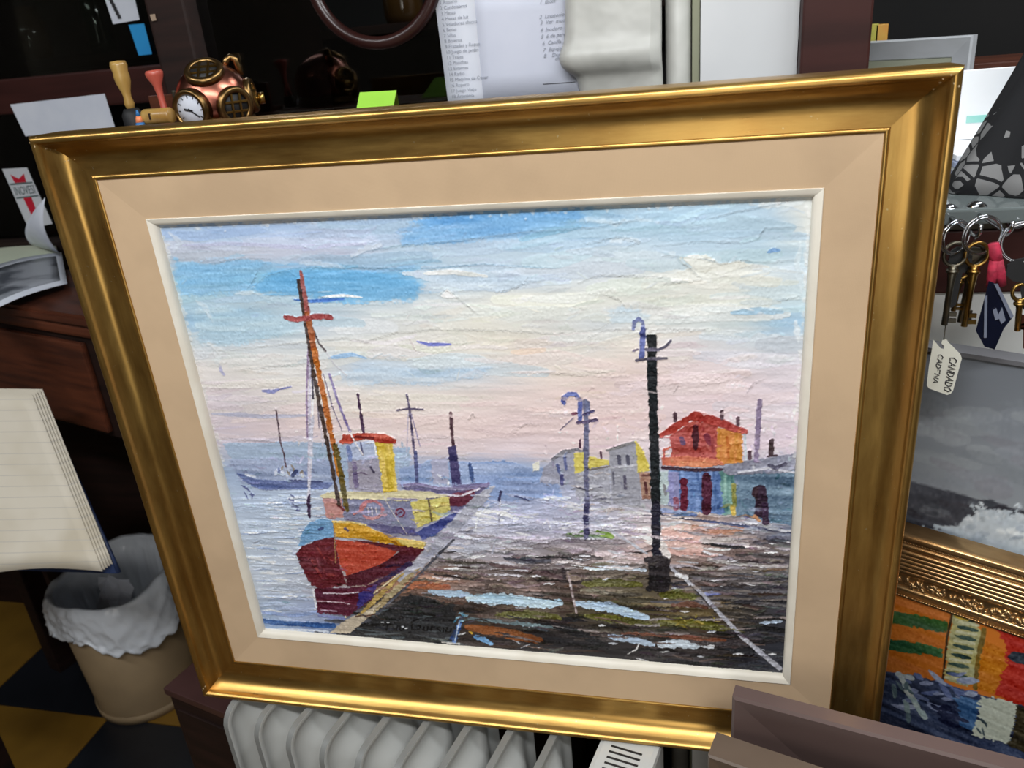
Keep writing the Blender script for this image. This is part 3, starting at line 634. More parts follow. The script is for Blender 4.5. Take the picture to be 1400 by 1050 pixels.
cv.stroke([(616, 565), (617, 585), (620, 610)], 5, (66, 40, 50), (100, 74, 80), 10, 0.6, 0.6); cv.poly([(612, 612), (623, 609), (631, 662), (618, 664)], (56, 52, 96), (74, 66, 110), 10, 0.5, 0.7)
cv.stroke([(642, 634), (646, 658)], 7, (56, 78, 128), None, 12, 0.5, taper=0.5); cv.stroke([(489, 540), (492, 560), (497, 592)], 4.2, (72, 48, 76), None, 12, 0.6, 0.8)
cv.dabs(600, 650, 648, 664, 8, [(210, 214, 226), (120, 130, 170)], (4, 8), (2, 4), 1.2, 0.5, 0.4)
# quay paving in perspective strokes
inq = lambda x, y: x > 655 - (y - 680) * 0.95 if y > 680 else x > 655
cv.dabs(640, 1085, 672, 705, 120, lambda x, y: field(x, y) + cv.rng.normal(8, 16), (12, 45), (2, 6), 0.03, 0.12, 0.4, 10, inside=lambda x, y: inq(x, y) and not (x > 900 and y < 700))
cv.dabs(560, 1085, 705, 760, 170, lambda x, y: field(x, y) + cv.rng.normal(4, 24), (20, 80), (4, 10), 0.04, 0.1, 0.45, 12, inside=inq)
cv.dabs(520, 1085, 760, 830, 170, lambda x, y: field(x, y) * cv.rng.uniform(0.55, 1.3), (30, 110), (5, 12), 0.04, 0.08, 0.45, 12, inside=inq)
cv.dabs(480, 1075, 825, 925, 170, lambda x, y: field(x, y) * cv.rng.uniform(0.5, 1.35), (30, 120), (5, 13), 0.05, 0.08, 0.45, 10, inside=inq)
cv.dabs(610, 1075, 690, 800, 46, [(226, 226, 232), (206, 210, 220), (236, 236, 238)], (10, 34), (1.6, 4), 0.03, 0.1, 0.6, 6, inside=inq)
cv.dabs(560, 1070, 740, 900, 60, [(48, 40, 40), (36, 36, 40), (60, 44, 38)], (16, 60), (2.5, 6), 0.04, 0.06, 0.5, 6, inside=inq)
cv.dabs(700, 1070, 790, 905, 26, [(200, 204, 212), (186, 192, 204), (222, 222, 224)], (6, 18), (1.6, 3.5), 0.05, 0.15, 0.6, 6, inside=inq)
cv.poly([(905, 722), (940, 718), (962, 740), (958, 758), (925, 760), (905, 750)], (214, 168, 158), (226, 190, 180), 10, 0.35, 2)
cv.stroke([(950, 722), (980, 726), (1012, 722)], 11, (186, 132, 104), (170, 120, 100), 12, 0.35, 0.5); cv.stroke([(890, 740), (905, 745), (912, 760)], 12, (226, 218, 214), None, 10, 0.4, 0.6)
cv.stroke([(960, 740), (1000, 738), (1020, 744)], 9, (222, 216, 212), (176, 160, 160), 12, 0.4, 0.6); cv.stroke([(970, 765), (1010, 772), (1075, 774)], 6, (206, 202, 200), (150, 140, 140), 12, 0.45, 0.6)
cv.stroke([(905, 705), (960, 712), (1080, 728)], 4, (58, 62, 92), (90, 100, 136), 10, 0.35, 0.5); cv.stroke([(905, 698), (950, 704)], 7, (104, 124, 176), (180, 188, 210), 12, 0.35, 0.6)
cv.dabs(930, 1080, 778, 830, 30, [(74, 72, 78), (100, 96, 98), (58, 56, 62), (120, 112, 108)], (30, 90), (3, 7), 0.05, 0.05, 0.4, 8)
for p, wd, c, c2 in (([(588, 809), (612, 812), (638, 812)], 13, (182, 204, 224), (160, 190, 216)), ([(642, 818), (690, 818), (745, 826), (764, 824)], 21, (172, 206, 228), (204, 222, 234)), ([(790, 826), (830, 830), (882, 844)], 18, (178, 204, 230), (196, 214, 232)),
                     ([(833, 870), (870, 876), (892, 882)], 14, (190, 206, 222), (170, 190, 214)), ([(903, 882), (930, 880), (952, 884)], 16, (206, 216, 224), (186, 200, 214)), ([(650, 871), (664, 876), (672, 880)], 11, (104, 156, 206), (130, 172, 214)),
                     ([(800, 777), (845, 776), (882, 780)], 8, (190, 206, 224), (206, 216, 228)), ([(600, 745), (640, 752), (665, 748)], 17, (206, 208, 214), (176, 178, 200)), ([(960, 884), (975, 886)], 5, (206, 210, 216), None),
                     ([(1040, 852), (1068, 850)], 6, (170, 186, 206), None), ([(965, 812), (985, 812)], 7, (84, 92, 170), (150, 156, 200))):
    cv.stroke(p, wd, c, c2, 8, 0.4, 0.7, taper=0.4)
for p, wd, c, c2 in (([(545, 800), (580, 800), (612, 803)], 15, (192, 112, 72), (150, 90, 70)), ([(640, 858), (690, 866), (738, 876)], 20, (122, 70, 36), (150, 86, 44)), ([(560, 806), (590, 820), (632, 826)], 6, (110, 84, 74), None),
                     ([(600, 768), (640, 770), (662, 770)], 6, (84, 76, 66), (60, 56, 54)), ([(690, 764), (720, 768), (752, 766)], 8, (66, 66, 78), (90, 90, 100)), ([(670, 772), (720, 780), (770, 790)], 9, (112, 92, 92), (90, 70, 74)),
                     ([(850, 866), (900, 868), (990, 876)], 8, (132, 82, 60), (104, 64, 50)), ([(920, 828), (945, 826), (965, 830)], 11, (116, 76, 56), (96, 60, 46)), ([(640, 846), (700, 852), (760, 858)], 8, (130, 150, 156), (70, 84, 90)),
                     ([(760, 856), (800, 870), (830, 885)], 16, (38, 36, 38), (30, 30, 34)), ([(560, 838), (590, 836), (622, 836)], 9, (30, 30, 32), (46, 46, 50)), ([(500, 842), (540, 834), (570, 838)], 10, (104, 116, 120), (66, 74, 78))):
    cv.stroke(p, wd, c, c2, 10, 0.4, 0.6, taper=0.4)
for p, wd in (([(800, 798), (835, 796), (874, 800)], 15), ([(905, 814), (930, 812), (948, 816)], 16), ([(903, 852), (940, 850), (988, 860)], 20), ([(800, 842), (850, 848), (890, 854)], 13), ([(680, 842), (730, 840), (764, 844)], 15)):
    cv.stroke(p, wd, (112, 110, 40), (76, 74, 34), 22, 0.45, 0.8, taper=0.4)
cv.dabs(915, 985, 842, 862, 14, [(150, 134, 44), (120, 106, 36), (170, 150, 70)], (4, 12), (2, 4), 0, 0.6, 0.6)
cv.stroke([(776, 732), (800, 730), (836, 733)], 11, (94, 128, 54), (70, 90, 60), 20, 0.45, 0.8, taper=0.4); cv.stroke([(818, 728), (835, 733)], 8, (120, 150, 60), None, 14, 0.5, 0.6)
cv.dabs(600, 1075, 700, 795, 44, [(206, 206, 214), (190, 186, 194), (168, 160, 168), (214, 204, 204)], (18, 60), (2.2, 5.5), 0.04, 0.06, 0.5, 10, inside=inq)
cv.dabs(560, 1070, 770, 905, 44, [(124, 112, 110), (150, 142, 142), (100, 84, 78), (84, 70, 66), (116, 92, 78)], (16, 60), (1.8, 4.5), 0.05, 0.07, 0.5, 12, inside=inq)
cv.dabs(640, 960, 812, 890, 24, [(52, 44, 42), (70, 56, 50), (38, 36, 40)], (14, 46), (1.6, 3.2), 0.06, 0.06, 0.45, 8, inside=inq)
# scored white lines
cv.stroke([(776, 782), (780, 800), (784, 820), (788, 838)], 3.4, (216, 206, 208), (150, 130, 130), 10, 0.7, 0.5); cv.stroke([(770, 778), (772, 790)], 6, (56, 48, 52), None, 8, 0.5)
cv.stroke([(816, 712), (850, 735), (884, 757)], 4, (208, 210, 218), (180, 182, 196), 8, 0.6, 0.4)
cv.stroke([(914, 775), (932, 788), (960, 812), (985, 840), (1016, 872), (1066, 914)], 4.5, (196, 196, 204), (160, 160, 172), 10, 0.8, 0.4, w2=8); cv.stroke([(926, 786), (938, 790)], 7, (226, 226, 230), None, 6, 0.7)
cv.stroke([(944, 800), (970, 828)], 2, (40, 36, 40), None, 6, 0.2); cv.stroke([(668, 690), (652, 710), (650, 726)], 2.6, (224, 226, 232), None, 6, 0.5); cv.stroke([(684, 676), (682, 720), (672, 760)], 2.6, (206, 208, 220), (140, 140, 160), 10, 0.5, 0.8)
cv.stroke([(742, 718), (748, 712), (752, 722)], 2, (230, 230, 234), None, 5, 0.6); cv.stroke([(858, 895), (870, 888), (874, 880)], 3, (222, 220, 218), None, 5, 0.7, taper=0.6)
cv.stroke([(685, 672), (682, 684)], 4, (60, 60, 96), None, 8, 0.5); cv.stroke([(704, 678), (722, 684)], 2.4, (70, 76, 120), None, 8, 0.5)
# quay edge
cv.poly([(650, 676), (676, 664), (668, 682), (640, 712), (612, 742), (582, 772), (552, 800), (538, 792), (572, 762), (604, 728), (630, 700)], (160, 162, 178), (178, 178, 190), 10, 0.5, 1)
cv.poly([(560, 783), (575, 776), (548, 806), (520, 832), (496, 850), (500, 840), (530, 812)], (186, 172, 140), (150, 130, 90), 12, 0.5, 1)
cv.poly([(498, 836), (520, 826), (500, 848), (478, 866), (450, 866), (472, 848)], (190, 176, 156), (206, 190, 164), 10, 0.5, 0.8)
cv.poly([(538, 792), (556, 780), (520, 818), (498, 838), (488, 842), (510, 818)], (152, 122, 62), (190, 160, 90), 14, 0.5, 1); cv.stroke([(486, 843), (515, 840)], 2.5, (84, 56, 44), None, 6, 0.2)
cv.stroke([(620, 738), (600, 758), (575, 784), (545, 812), (515, 840)], 4, (60, 62, 72), (90, 90, 100), 10, 0.3, 0.5); cv.stroke([(470, 846), (500, 820), (545, 785)], 2.4, (222, 208, 170), None, 8, 0.6, 0.5)
# dark ground beside the quay edge, with the painter's scribbled name
cv.poly([(516, 842), (560, 812), (620, 826), (624, 846), (626, 884), (560, 880), (482, 868)], (46, 46, 48), (36, 36, 38), 10, 0.3, 2)
cv.dabs(500, 620, 838, 878, 22, [(62, 66, 70), (86, 94, 98), (40, 40, 42), (30, 28, 28)], (16, 50), (3, 6), 0.06, 0.08, 0.4)
SIG = [[(530, 855), (528, 862)], [(524, 855), (536, 853)], [(538, 858), (541, 861), (544, 856)], [(547, 856), (547, 862), (552, 861), (553, 856)], [(572, 846), (563, 850), (563, 861), (573, 861), (575, 856), (569, 856)], [(580, 857), (578, 862), (584, 862), (585, 857)],
       [(589, 862), (590, 857), (594, 857)], [(602, 857), (597, 859), (602, 863)], [(606, 858), (606, 864)], [(612, 858), (609, 864), (616, 864), (617, 859)]]
cv.stroke([(632, 846), (626, 862), (620, 878)], 7, (46, 78, 140), (90, 124, 180), 16, 0.6, 0.8); cv.stroke([(622, 862), (616, 874)], 4, (36, 60, 120), None, 10, 0.5); cv.stroke([(628, 850), (622, 876)], 2, (190, 206, 226), None, 6, 0.6)
cv.stroke([(604, 878), (628, 880)], 2.4, (206, 202, 196), None, 6, 0.5); cv.stroke([(626, 868), (636, 866)], 2.2, (206, 206, 206), None, 6, 0.5); cv.stroke([(642, 864), (645, 866)], 4, (206, 160, 50), None, 8, 0.6); cv.dabs(622, 642, 838, 850, 8, [(80, 140, 170), (130, 170, 190)], (4, 9), (2, 4), 0, 0.5, 0.5)
# fishing boat: cabin
cv.poly([(440, 678), (466, 676), (474, 708), (446, 708)], (206, 150, 142), (190, 140, 140), 9, 0.4, 0.9)
cv.poly([(466, 680), (562, 684), (570, 732), (522, 726), (470, 710)], (142, 142, 168), (120, 122, 152), 8, 0.35, 0.9)
cv.poly([(500, 716), (566, 722), (572, 734), (530, 730)], (92, 88, 128), (110, 104, 140), 8, 0.3, 0.9)
cv.poly([(560, 686), (613, 679), (616, 698), (596, 712), (570, 722)], (226, 216, 132), (206, 190, 100), 14, 0.45, 0.9); cv.stroke([(586, 684), (590, 712)], 3, (90, 74, 56), None, 8, 0.3); cv.stroke([(566, 702), (612, 690)], 2, (160, 144, 80), None, 8, 0.2)
cv.poly([(436, 678), (452, 672), (486, 672), (520, 670), (585, 671), (613, 678), (584, 682), (552, 686), (500, 682), (442, 681)], (226, 216, 172), (206, 196, 160), 8, 0.45, 0.8)
cv.stroke([(530, 682), (570, 683)], 3, (150, 140, 170), None, 8, 0.3); cv.poly([(568, 728), (600, 712), (628, 698), (616, 714), (592, 734), (578, 738)], (64, 74, 138), (84, 90, 150), 10, 0.4, 0.9)
ring = [(508 + 15 * math.cos(a), 697 + 12 * math.sin(a)) for a in np.linspace(0.9 * math.pi, 2.75 * math.pi, 16)]
cv.stroke(ring, 5, (198, 104, 104), (176, 120, 130), 12, 0.5, 0.5); cv.stroke([(484, 703), (494, 698), (500, 690)], 4, (190, 120, 120), None, 8, 0.4)
for x in (503, 508, 514): cv.stroke([(x, 694), (x + 1, 704)], 2, (206, 196, 200), None, 6, 0.4)
cv.stroke([(547 + 6 * math.cos(a), 701 + 5.5 * math.sin(a)) for a in np.linspace(0, 6.3, 12)], 3, (110, 40, 62), None, 8, 0.5); cv.stroke([(545, 702), (549, 700)], 3, (90, 50, 80), None, 6, 0.4)
cv.stroke([(462, 690), (470, 697)], 5, (110, 40, 44), None, 10, 0.5, 0.8)
# wheelhouse
cv.poly([(474, 626), (520, 622), (524, 674), (486, 672), (478, 668)], (168, 162, 176), (150, 146, 164), 9, 0.35, 1); cv.poly([(470, 606), (516, 602), (520, 628), (476, 630)], (190, 198, 218), (160, 172, 204), 10, 0.35, 1)
cv.stroke([(476, 612), (479, 628)], 7, (120, 136, 184), None, 12, 0.35, 0.5); cv.stroke([(493, 606), (496, 622)], 3, (96, 96, 128), None, 8, 0.3); cv.stroke([(500, 606), (512, 605), (514, 622)], 2.4, (232, 234, 236), None, 6, 0.5); cv.stroke([(484, 634), (487, 664)], 8, (118, 106, 140), None, 10, 0.3, 0.6)
cv.stroke([(506, 638), (511, 646)], 4, (70, 64, 86), None, 8, 0.4); cv.poly([(512, 604), (536, 600), (540, 640), (543, 672), (524, 674), (518, 630)], (222, 192, 70), (206, 176, 80), 16, 0.45, 0.9, streak=cv.nv); cv.stroke([(528, 628), (532, 668)], 3, (190, 160, 50), None, 8, 0.3)
cv.poly([(463, 603), (470, 595), (500, 592), (526, 594), (541, 601), (541, 606), (520, 606), (500, 600), (476, 606), (466, 608)], (166, 58, 44), (190, 80, 60), 14, 0.6, 0.9); cv.stroke([(486, 597), (510, 599)], 4, (112, 34, 34), None, 8, 0.4)
# hull
cv.poly([(408, 748), (412, 728), (424, 714), (440, 709), (456, 713), (458, 734), (436, 738), (418, 744)], (122, 166, 206), (104, 150, 196), 10, 0.5, 1); cv.stroke([(436, 724), (441, 722)], 4, (60, 76, 120), None, 6, 0.4)
cv.poly([(404, 758), (412, 748), (430, 740), (458, 734), (464, 772), (474, 800), (440, 806), (426, 800), (412, 776)], (112, 40, 48), (84, 28, 38), 12, 0.45, 1.2); cv.dabs(415, 458, 745, 790, 8, [(140, 56, 56), (96, 30, 36), (126, 60, 70)], (8, 22), (4, 8), 1.0, 0.4, 0.4)
cv.poly([(458, 738), (500, 742), (548, 750), (530, 768), (500, 780), (474, 788), (464, 770)], (192, 78, 58), (178, 68, 50), 10, 0.4, 0.9)
cv.poly([(480, 738), (548, 746), (580, 750), (566, 766), (530, 786), (500, 800), (474, 802), (472, 788), (520, 772), (546, 754)], (92, 34, 44), (70, 26, 44), 10, 0.4, 1)
cv.stroke([(560, 770), (530, 790), (500, 806)], 8, (44, 44, 86), (74, 40, 66), 10, 0.35, 0.7)
cv.poly([(455, 713), (480, 714), (496, 716), (512, 726), (548, 736), (584, 742), (578, 750), (540, 745), (500, 738), (458, 735)], (226, 172, 62), (210, 152, 50), 16, 0.55, 0.9); cv.poly([(540, 736), (584, 742), (578, 750), (548, 745)], (222, 196, 110), None, 12, 0.4, 0.8)
cv.stroke([(456, 714), (480, 714), (500, 718)], 3, (232, 206, 130), None, 8, 0.5); cv.stroke([(472, 723), (475, 725)], 5, (90, 80, 110), None, 8, 0.4); cv.stroke([(456, 718), (459, 770)], 2, (160, 120, 80), None, 10, 0.4, 0.6)
# reflection of the hull
cv.poly([(428, 804), (470, 804), (512, 800), (508, 820), (478, 842), (434, 838)], (98, 36, 56), (80, 28, 50), 12, 0.35, 1.5); cv.poly([(490, 812), (516, 798), (508, 818), (488, 834)], (58, 52, 124), (80, 50, 100), 12, 0.35, 1)
cv.stroke([(442, 811), (470, 812), (490, 810)], 2.2, (210, 196, 206), None, 8, 0.6); cv.stroke([(432, 822), (470, 824), (478, 826)], 2.2, (214, 190, 200), None, 8, 0.6); cv.stroke([(438, 834), (460, 836)], 2.2, (190, 170, 190), None, 8, 0.5); cv.stroke([(428, 806), (432, 830)], 4, (222, 222, 230), None, 8, 0.5, 0.7); cv.stroke([(436, 842), (470, 846)], 6, (130, 140, 190), None, 10, 0.4)
# mast, rigging
for p, wd, c in (([(424, 480), (423, 560), (422, 640), (423, 700)], 4, (196, 190, 206)), ([(428, 490), (427, 560), (425, 640)], 3, (232, 230, 236)), ([(432, 505), (436, 560), (441, 610)], 2, (206, 198, 206)), ([(422, 460), (419, 540), (420, 600)], 3, (150, 130, 160)),
                 ([(426, 500), (428, 545)], 3, (70, 66, 80)), ([(434, 545), (436, 585)], 2, (120, 110, 130)), ([(427, 570), (421, 690)], 5, (206, 204, 218))):
    cv.stroke(p, wd, c, None, 10, 0.5, 0.6)
cv.stroke([(423, 676), (422, 690), (423, 708)], 6, (62, 44, 74), None, 10, 0.5, 0.7, taper=0.4)
cv.stroke([(424, 442), (436, 470), (445, 480)], 3, (90, 80, 84), None, 8, 0.5); cv.stroke([(446, 482), (456, 498), (474, 514)], 2, (200, 200, 206), None, 6, 0.4); cv.stroke([(450, 512), (462, 550), (472, 576), (478, 590)], 4, (112, 96, 150), (150, 140, 180), 10, 0.5, 0.6); cv.stroke([(442, 512), (454, 556), (467, 588)], 2, (140, 130, 150), None, 8, 0.4)
cv.stroke([(478, 590), (486, 606), (496, 622)], 2.6, (226, 220, 222), None, 6, 0.5); cv.stroke([(520, 672), (536, 700), (556, 730)], 1.8, (206, 196, 190), None, 6, 0.4)
cv.stroke([(408, 384), (414, 420), (422, 470), (436, 550), (452, 630), (464, 690)], 6, (84, 66, 58), (60, 50, 50), 12, 0.4, 0.8)
cv.stroke([(411, 372), (416, 400), (421, 432)], 5, (166, 88, 82), (150, 90, 90), 12, 0.7, 0.6, w2=8); cv.stroke([(420, 430), (426, 460), (432, 490)], 9, (168, 92, 54), (150, 84, 50), 14, 0.7, 0.6); cv.stroke([(430, 480), (438, 520), (448, 570), (458, 620)], 8.5, (192, 112, 46), (170, 92, 44), 14, 0.7, 0.6)
cv.stroke([(458, 610), (466, 650), (474, 696)], 9, (126, 104, 48), (80, 74, 46), 14, 0.7, 0.6); cv.stroke([(457, 625), (462, 650)], 4, (204, 130, 50), None, 10, 0.6)
cv.stroke([(391, 434), (405, 437), (430, 433), (452, 434)], 8, (164, 78, 80), (150, 66, 66), 12, 0.8, 0.5)
# buildings
cv.poly([(738, 660), (742, 640), (758, 626), (764, 618), (786, 616), (788, 664)], (166, 166, 182), (150, 152, 172), 9, 0.35, 1); cv.stroke([(756, 628), (770, 618), (790, 615), (798, 620)], 5, (150, 148, 156), (112, 112, 124), 12, 0.5, 0.6)
cv.poly([(728, 634), (737, 630), (738, 644), (728, 646)], (230, 228, 214), None, 6, 0.4, 0.8); cv.stroke([(762, 636), (766, 650), (770, 656)], 4, (92, 100, 148), None, 12, 0.4, 0.6); cv.stroke([(772, 626), (774, 642)], 4, (96, 104, 150), None, 10, 0.4); cv.stroke([(768, 650), (768, 662)], 5, (84, 84, 130), None, 10, 0.4)
cv.poly([(784, 620), (800, 618), (803, 624), (832, 629), (832, 636), (806, 642), (786, 648)], (222, 206, 106), (206, 190, 90), 12, 0.4, 0.8); cv.stroke([(796, 632), (812, 628)], 2, (160, 140, 60), None, 8, 0.3); cv.stroke([(800, 644), (834, 638)], 3, (120, 112, 110), None, 8, 0.3)
cv.poly([(786, 648), (832, 640), (836, 690), (788, 682)], (176, 176, 186), (156, 156, 170), 12, 0.35, 1.2); cv.dabs(786, 840, 645, 690, 26, [(200, 200, 208), (150, 150, 164), (186, 178, 180), (110, 108, 124)], (6, 22), (2, 4), 0.05, 0.3, 0.45)
cv.poly([(832, 614), (868, 604), (874, 610), (876, 692), (838, 690)], (164, 164, 174), (148, 148, 160), 9, 0.35, 0.9); cv.stroke([(830, 616), (850, 610), (868, 604)], 4, (130, 128, 130), None, 10, 0.5, 0.6); cv.stroke([(832, 640), (872, 636)], 3, (196, 196, 204), None, 8, 0.45)
for x in (846, 858): cv.stroke([(x, 624), (x + 1, 634)], 5, (84, 84, 102), None, 8, 0.35)
cv.stroke([(854, 652), (855, 668)], 4.5, (92, 88, 108), None, 8, 0.35); cv.stroke([(838, 646), (839, 662)], 3, (110, 110, 124), None, 8, 0.3)
cv.poly([(869, 604), (876, 612), (884, 626), (889, 644), (872, 646)], (222, 202, 92), (200, 180, 76), 12, 0.4, 0.8); cv.poly([(874, 646), (890, 646), (890, 684), (878, 682)], (190, 160, 140), (140, 96, 80), 14, 0.4, 0.8); cv.stroke([(878, 650), (889, 650)], 3, (90, 50, 46), None, 8, 0.3); cv.stroke([(882, 660), (884, 674)], 4, (90, 50, 50), None, 8, 0.3)
cv.poly([(900, 645), (918, 645), (918, 692), (902, 690)], (192, 206, 204), (170, 186, 190), 10, 0.35, 0.8); cv.stroke([(908, 664), (910, 676)], 4, (130, 130, 134), None, 8, 0.3)
cv.stroke([(793, 602), (793, 612)], 3, (70, 40, 60), None, 6, 0.4); cv.stroke([(821, 618), (822, 626)], 3, (90, 56, 76), None, 6, 0.4); cv.dabs(780, 905, 690, 700, 12, [(190, 176, 176), (206, 206, 212)], (14, 36), (2, 5), 0.03, 0.1, 0.4)
# blue ground floor and shed
cv.poly([(915, 642), (990, 644), (994, 704), (950, 700), (914, 692)], (86, 116, 170), (104, 132, 184), 14, 0.35, 1, streak=cv.nv); cv.poly([(914, 646), (928, 646), (930, 694), (914, 692)], (150, 150, 192), (130, 130, 180), 12, 0.35, 0.9, streak=cv.nv)
cv.poly([(984, 644), (1006, 640), (1008, 704), (990, 704)], (86, 130, 130), (120, 160, 150), 12, 0.35, 0.9, streak=cv.nv); cv.poly([(1004, 646), (1086, 640), (1082, 718), (1006, 706)], (90, 114, 138), (104, 130, 152), 12, 0.35, 0.9)
for x, y0, y1, wd, c in ((935, 658, 694, 10, (98, 26, 48)), (966, 652, 698, 13, (72, 24, 46)), (1040, 670, 702, 15, (48, 30, 48)), (1032, 668, 676, 7, (50, 30, 40)), (1046, 690, 714, 8, (54, 34, 60)), (924, 682, 696, 7, (150, 90, 110))):
    cv.stroke([(x, y0), (x + 1, (y0 + y1) / 2), (x, y1)], wd, c, None, 14, 0.5, 0.5)
cv.stroke([(1003, 664), (1004, 690)], 6, (96, 110, 60), (150, 140, 60), 16, 0.4, 0.6); cv.stroke([(1002, 694), (1003, 703)], 6, (206, 176, 80), None, 12, 0.5, 0.6); cv.stroke([(1032, 706), (1038, 712)], 5, (206, 150, 110), None, 10, 0.4)
cv.poly([(984, 642), (1004, 632), (1044, 627), (1088, 620), (1087, 644), (1050, 648), (996, 650)], (142, 142, 158), (120, 122, 140), 12, 0.45, 0.9); cv.stroke([(1010, 646), (1050, 640), (1086, 646)], 3, (196, 196, 206), None, 8, 0.45); cv.stroke([(1052, 636), (1060, 640), (1074, 634)], 5, (66, 64, 84), None, 10, 0.4)
# red house
cv.poly([(916, 596), (946, 576), (982, 580), (982, 634), (918, 630)], (182, 84, 76), (166, 70, 66), 14, 0.4, 0.9); cv.poly([(980, 584), (1015, 590), (1015, 632), (980, 636)], (212, 146, 66), (196, 116, 54), 14, 0.4, 0.9, streak=cv.nv)
cv.poly([(901, 594), (920, 580), (950, 562), (975, 568), (1000, 578), (1022, 588), (1021, 594), (996, 588), (960, 578), (944, 576), (922, 592), (903, 598)], (176, 62, 50), (154, 50, 46), 14, 0.6, 0.8)
cv.stroke([(951, 584), (951, 612)], 9, (82, 24, 36), (60, 20, 30), 10, 0.4, 0.5, taper=0.3); cv.stroke([(932, 600), (934, 606)], 7, (94, 66, 100), None, 8, 0.35); cv.stroke([(966, 596), (970, 606)], 8, (120, 40, 56), None, 8, 0.35); cv.stroke([(974, 600), (975, 618)], 4, (150, 60, 60), None, 8, 0.3)
cv.poly([(905, 626), (940, 624), (984, 628), (990, 636), (960, 640), (906, 636)], (198, 98, 78), (214, 130, 90), 12, 0.5, 0.8); cv.stroke([(907, 616), (916, 612)], 3, (206, 110, 90), None, 8, 0.5); cv.stroke([(906, 622), (916, 621)], 2.4, (236, 210, 190), None, 8, 0.5); cv.stroke([(908, 614), (908, 628)], 2.4, (190, 90, 80), None, 8, 0.4); cv.stroke([(906, 640), (950, 643), (986, 642)], 5, (56, 34, 48), None, 8, 0.35)
cv.stroke([(994, 598), (996, 626)], 3, (186, 100, 40), None, 8, 0.3); cv.stroke([(1018, 594), (1020, 628)], 3, (196, 206, 212), None, 8, 0.4)
for x, y in ((923, 570), (987, 567), (1009, 576), (1025, 622)): cv.stroke([(x, y - 4), (x, y + 5)], 5, (86, 62, 72), None, 8, 0.5)
cv.stroke([(1039, 548), (1037, 580), (1034, 630)], 6, (152, 136, 160), (126, 110, 140), 10, 0.5, 0.6); cv.stroke([(1055, 602), (1054, 622)], 6, (66, 48, 54), None, 8, 0.5, 0.6); cv.stroke([(1050, 624), (1062, 623)], 3, (70, 50, 60), None, 8, 0.4)
# lamp posts
cv.stroke([(800, 548), (802, 580), (801, 640), (803, 700), (801, 734)], 7, (118, 120, 146), (92, 92, 124), 12, 0.6, 0.6); cv.stroke([(802, 690), (801, 712), (803, 728)], 8, (58, 56, 92), None, 12, 0.5, 0.6)
cv.stroke([(770, 552), (771, 544), (778, 539), (787, 539), (793, 548), (793, 574)], 6, (66, 78, 150), (104, 116, 176), 14, 0.6, 0.6); cv.stroke([(803, 550), (804, 566)], 6, (110, 116, 150), None, 10, 0.5); cv.stroke([(783, 566), (788, 565)], 4, (110, 60, 80), None, 8, 0.5)
cv.stroke([(798, 567), (811, 562)], 4, (66, 60, 100), None, 8, 0.6); cv.stroke([(790, 578), (802, 577), (815, 574)], 5, (86, 66, 96), (110, 116, 156), 10, 0.6); cv.stroke([(784, 571), (775, 580), (766, 588)], 1.8, (130, 120, 140), None, 6, 0.4)
cv.stroke([(896, 640), (897, 690), (897, 770)], 12, (36, 70, 72), (24, 40, 44), 10, 0.6, 0.5); cv.stroke([(891, 462), (891, 500), (893, 560), (895, 640), (897, 700)], 12, (26, 34, 38), (20, 24, 28), 7, 0.7, 0.6, w2=13)
cv.stroke([(897, 690), (896, 730), (898, 770)], 12, (40, 40, 62), (30, 28, 36), 10, 0.7, 0.7); cv.poly([(886, 764), (900, 758), (912, 764), (911, 806), (900, 810), (886, 806)], (36, 32, 36), (54, 48, 52), 9, 0.7, 1.2)
cv.stroke([(866, 450), (867, 440), (873, 436), (879, 440), (880, 452)], 4.5, (72, 84, 140), (150, 156, 190), 12, 0.6, 0.5); cv.stroke([(879, 450), (878, 470), (877, 490)], 7, (58, 66, 120), (90, 100, 160), 12, 0.6, 0.5)
cv.stroke([(884, 478), (900, 478), (910, 474), (917, 466)], 5, (52, 48, 66), (90, 86, 106), 10, 0.6, 0.5, w2=3); cv.stroke([(870, 493), (885, 491), (911, 490)], 4, (70, 64, 80), (150, 146, 160), 10, 0.6, 0.5); cv.stroke([(866, 480), (872, 478)], 3, (110, 100, 120), None, 8, 0.5)
# the knife drags through everything once more
cv.smear(420, 225, 1100, 285, 610, -0.02, 0.12, (10, 45), (2, 7), 0.22, 5, 0.6, 2.0, 0.10)
cv.smear(420, 320, 640, 620, 850, 0.02, 0.25, (5, 18), (1.6, 4.2), 0.4, 12, 0.7, 4.0, 0.24)
cv.smear(260, 400, 600, 590, 800, 0.5, 1.2, (4, 12), (1.6, 4), 0.45, 14, 0.7, 5.0, 0.24)
cv.smear(300, 735, 1088, 560, 720, 1.2, 1.0, (4, 12), (1.6, 4), 0.45, 14, 0.7, 5.0, 0.24)
cv.smear(700, 500, 1085, 690, 915, 0.04, 0.12, (8, 34), (2, 5.5), 0.42, 12, 0.7, 5.0, 0.34)
cv.smear(260, 600, 1085, 690, 800, 0.04, 0.2, (5, 16), (1.4, 3.2), 0.5, 10, 0.7, 6.0, 0.34)
cv.poly([(520, 846), (622, 850), (622, 870), (512, 864)], (66, 68, 72), (52, 53, 56), 6, 0.05, 3, 4.0, 0.55)
for q in SIG: cv.stroke(q, 2.6, (14, 13, 15), None, 4, 0.3, 0.3)
for x, y in ((521, 851), (529, 851), (549, 857), (554, 859)): cv.stroke([(x, y), (x + 3, y)], 1.8, (206, 208, 212), None, 4, 0.4)
cv.stroke([(886, 766), (898, 762), (911, 767), (911, 804), (888, 805)], 11, (34, 30, 34), (50, 44, 48), 9, 0.5, 0.6)
g_ = cv.img.mean(2, keepdims=True); cv.img = (g_ + (cv.img - g_) * 0.93) * 1.05
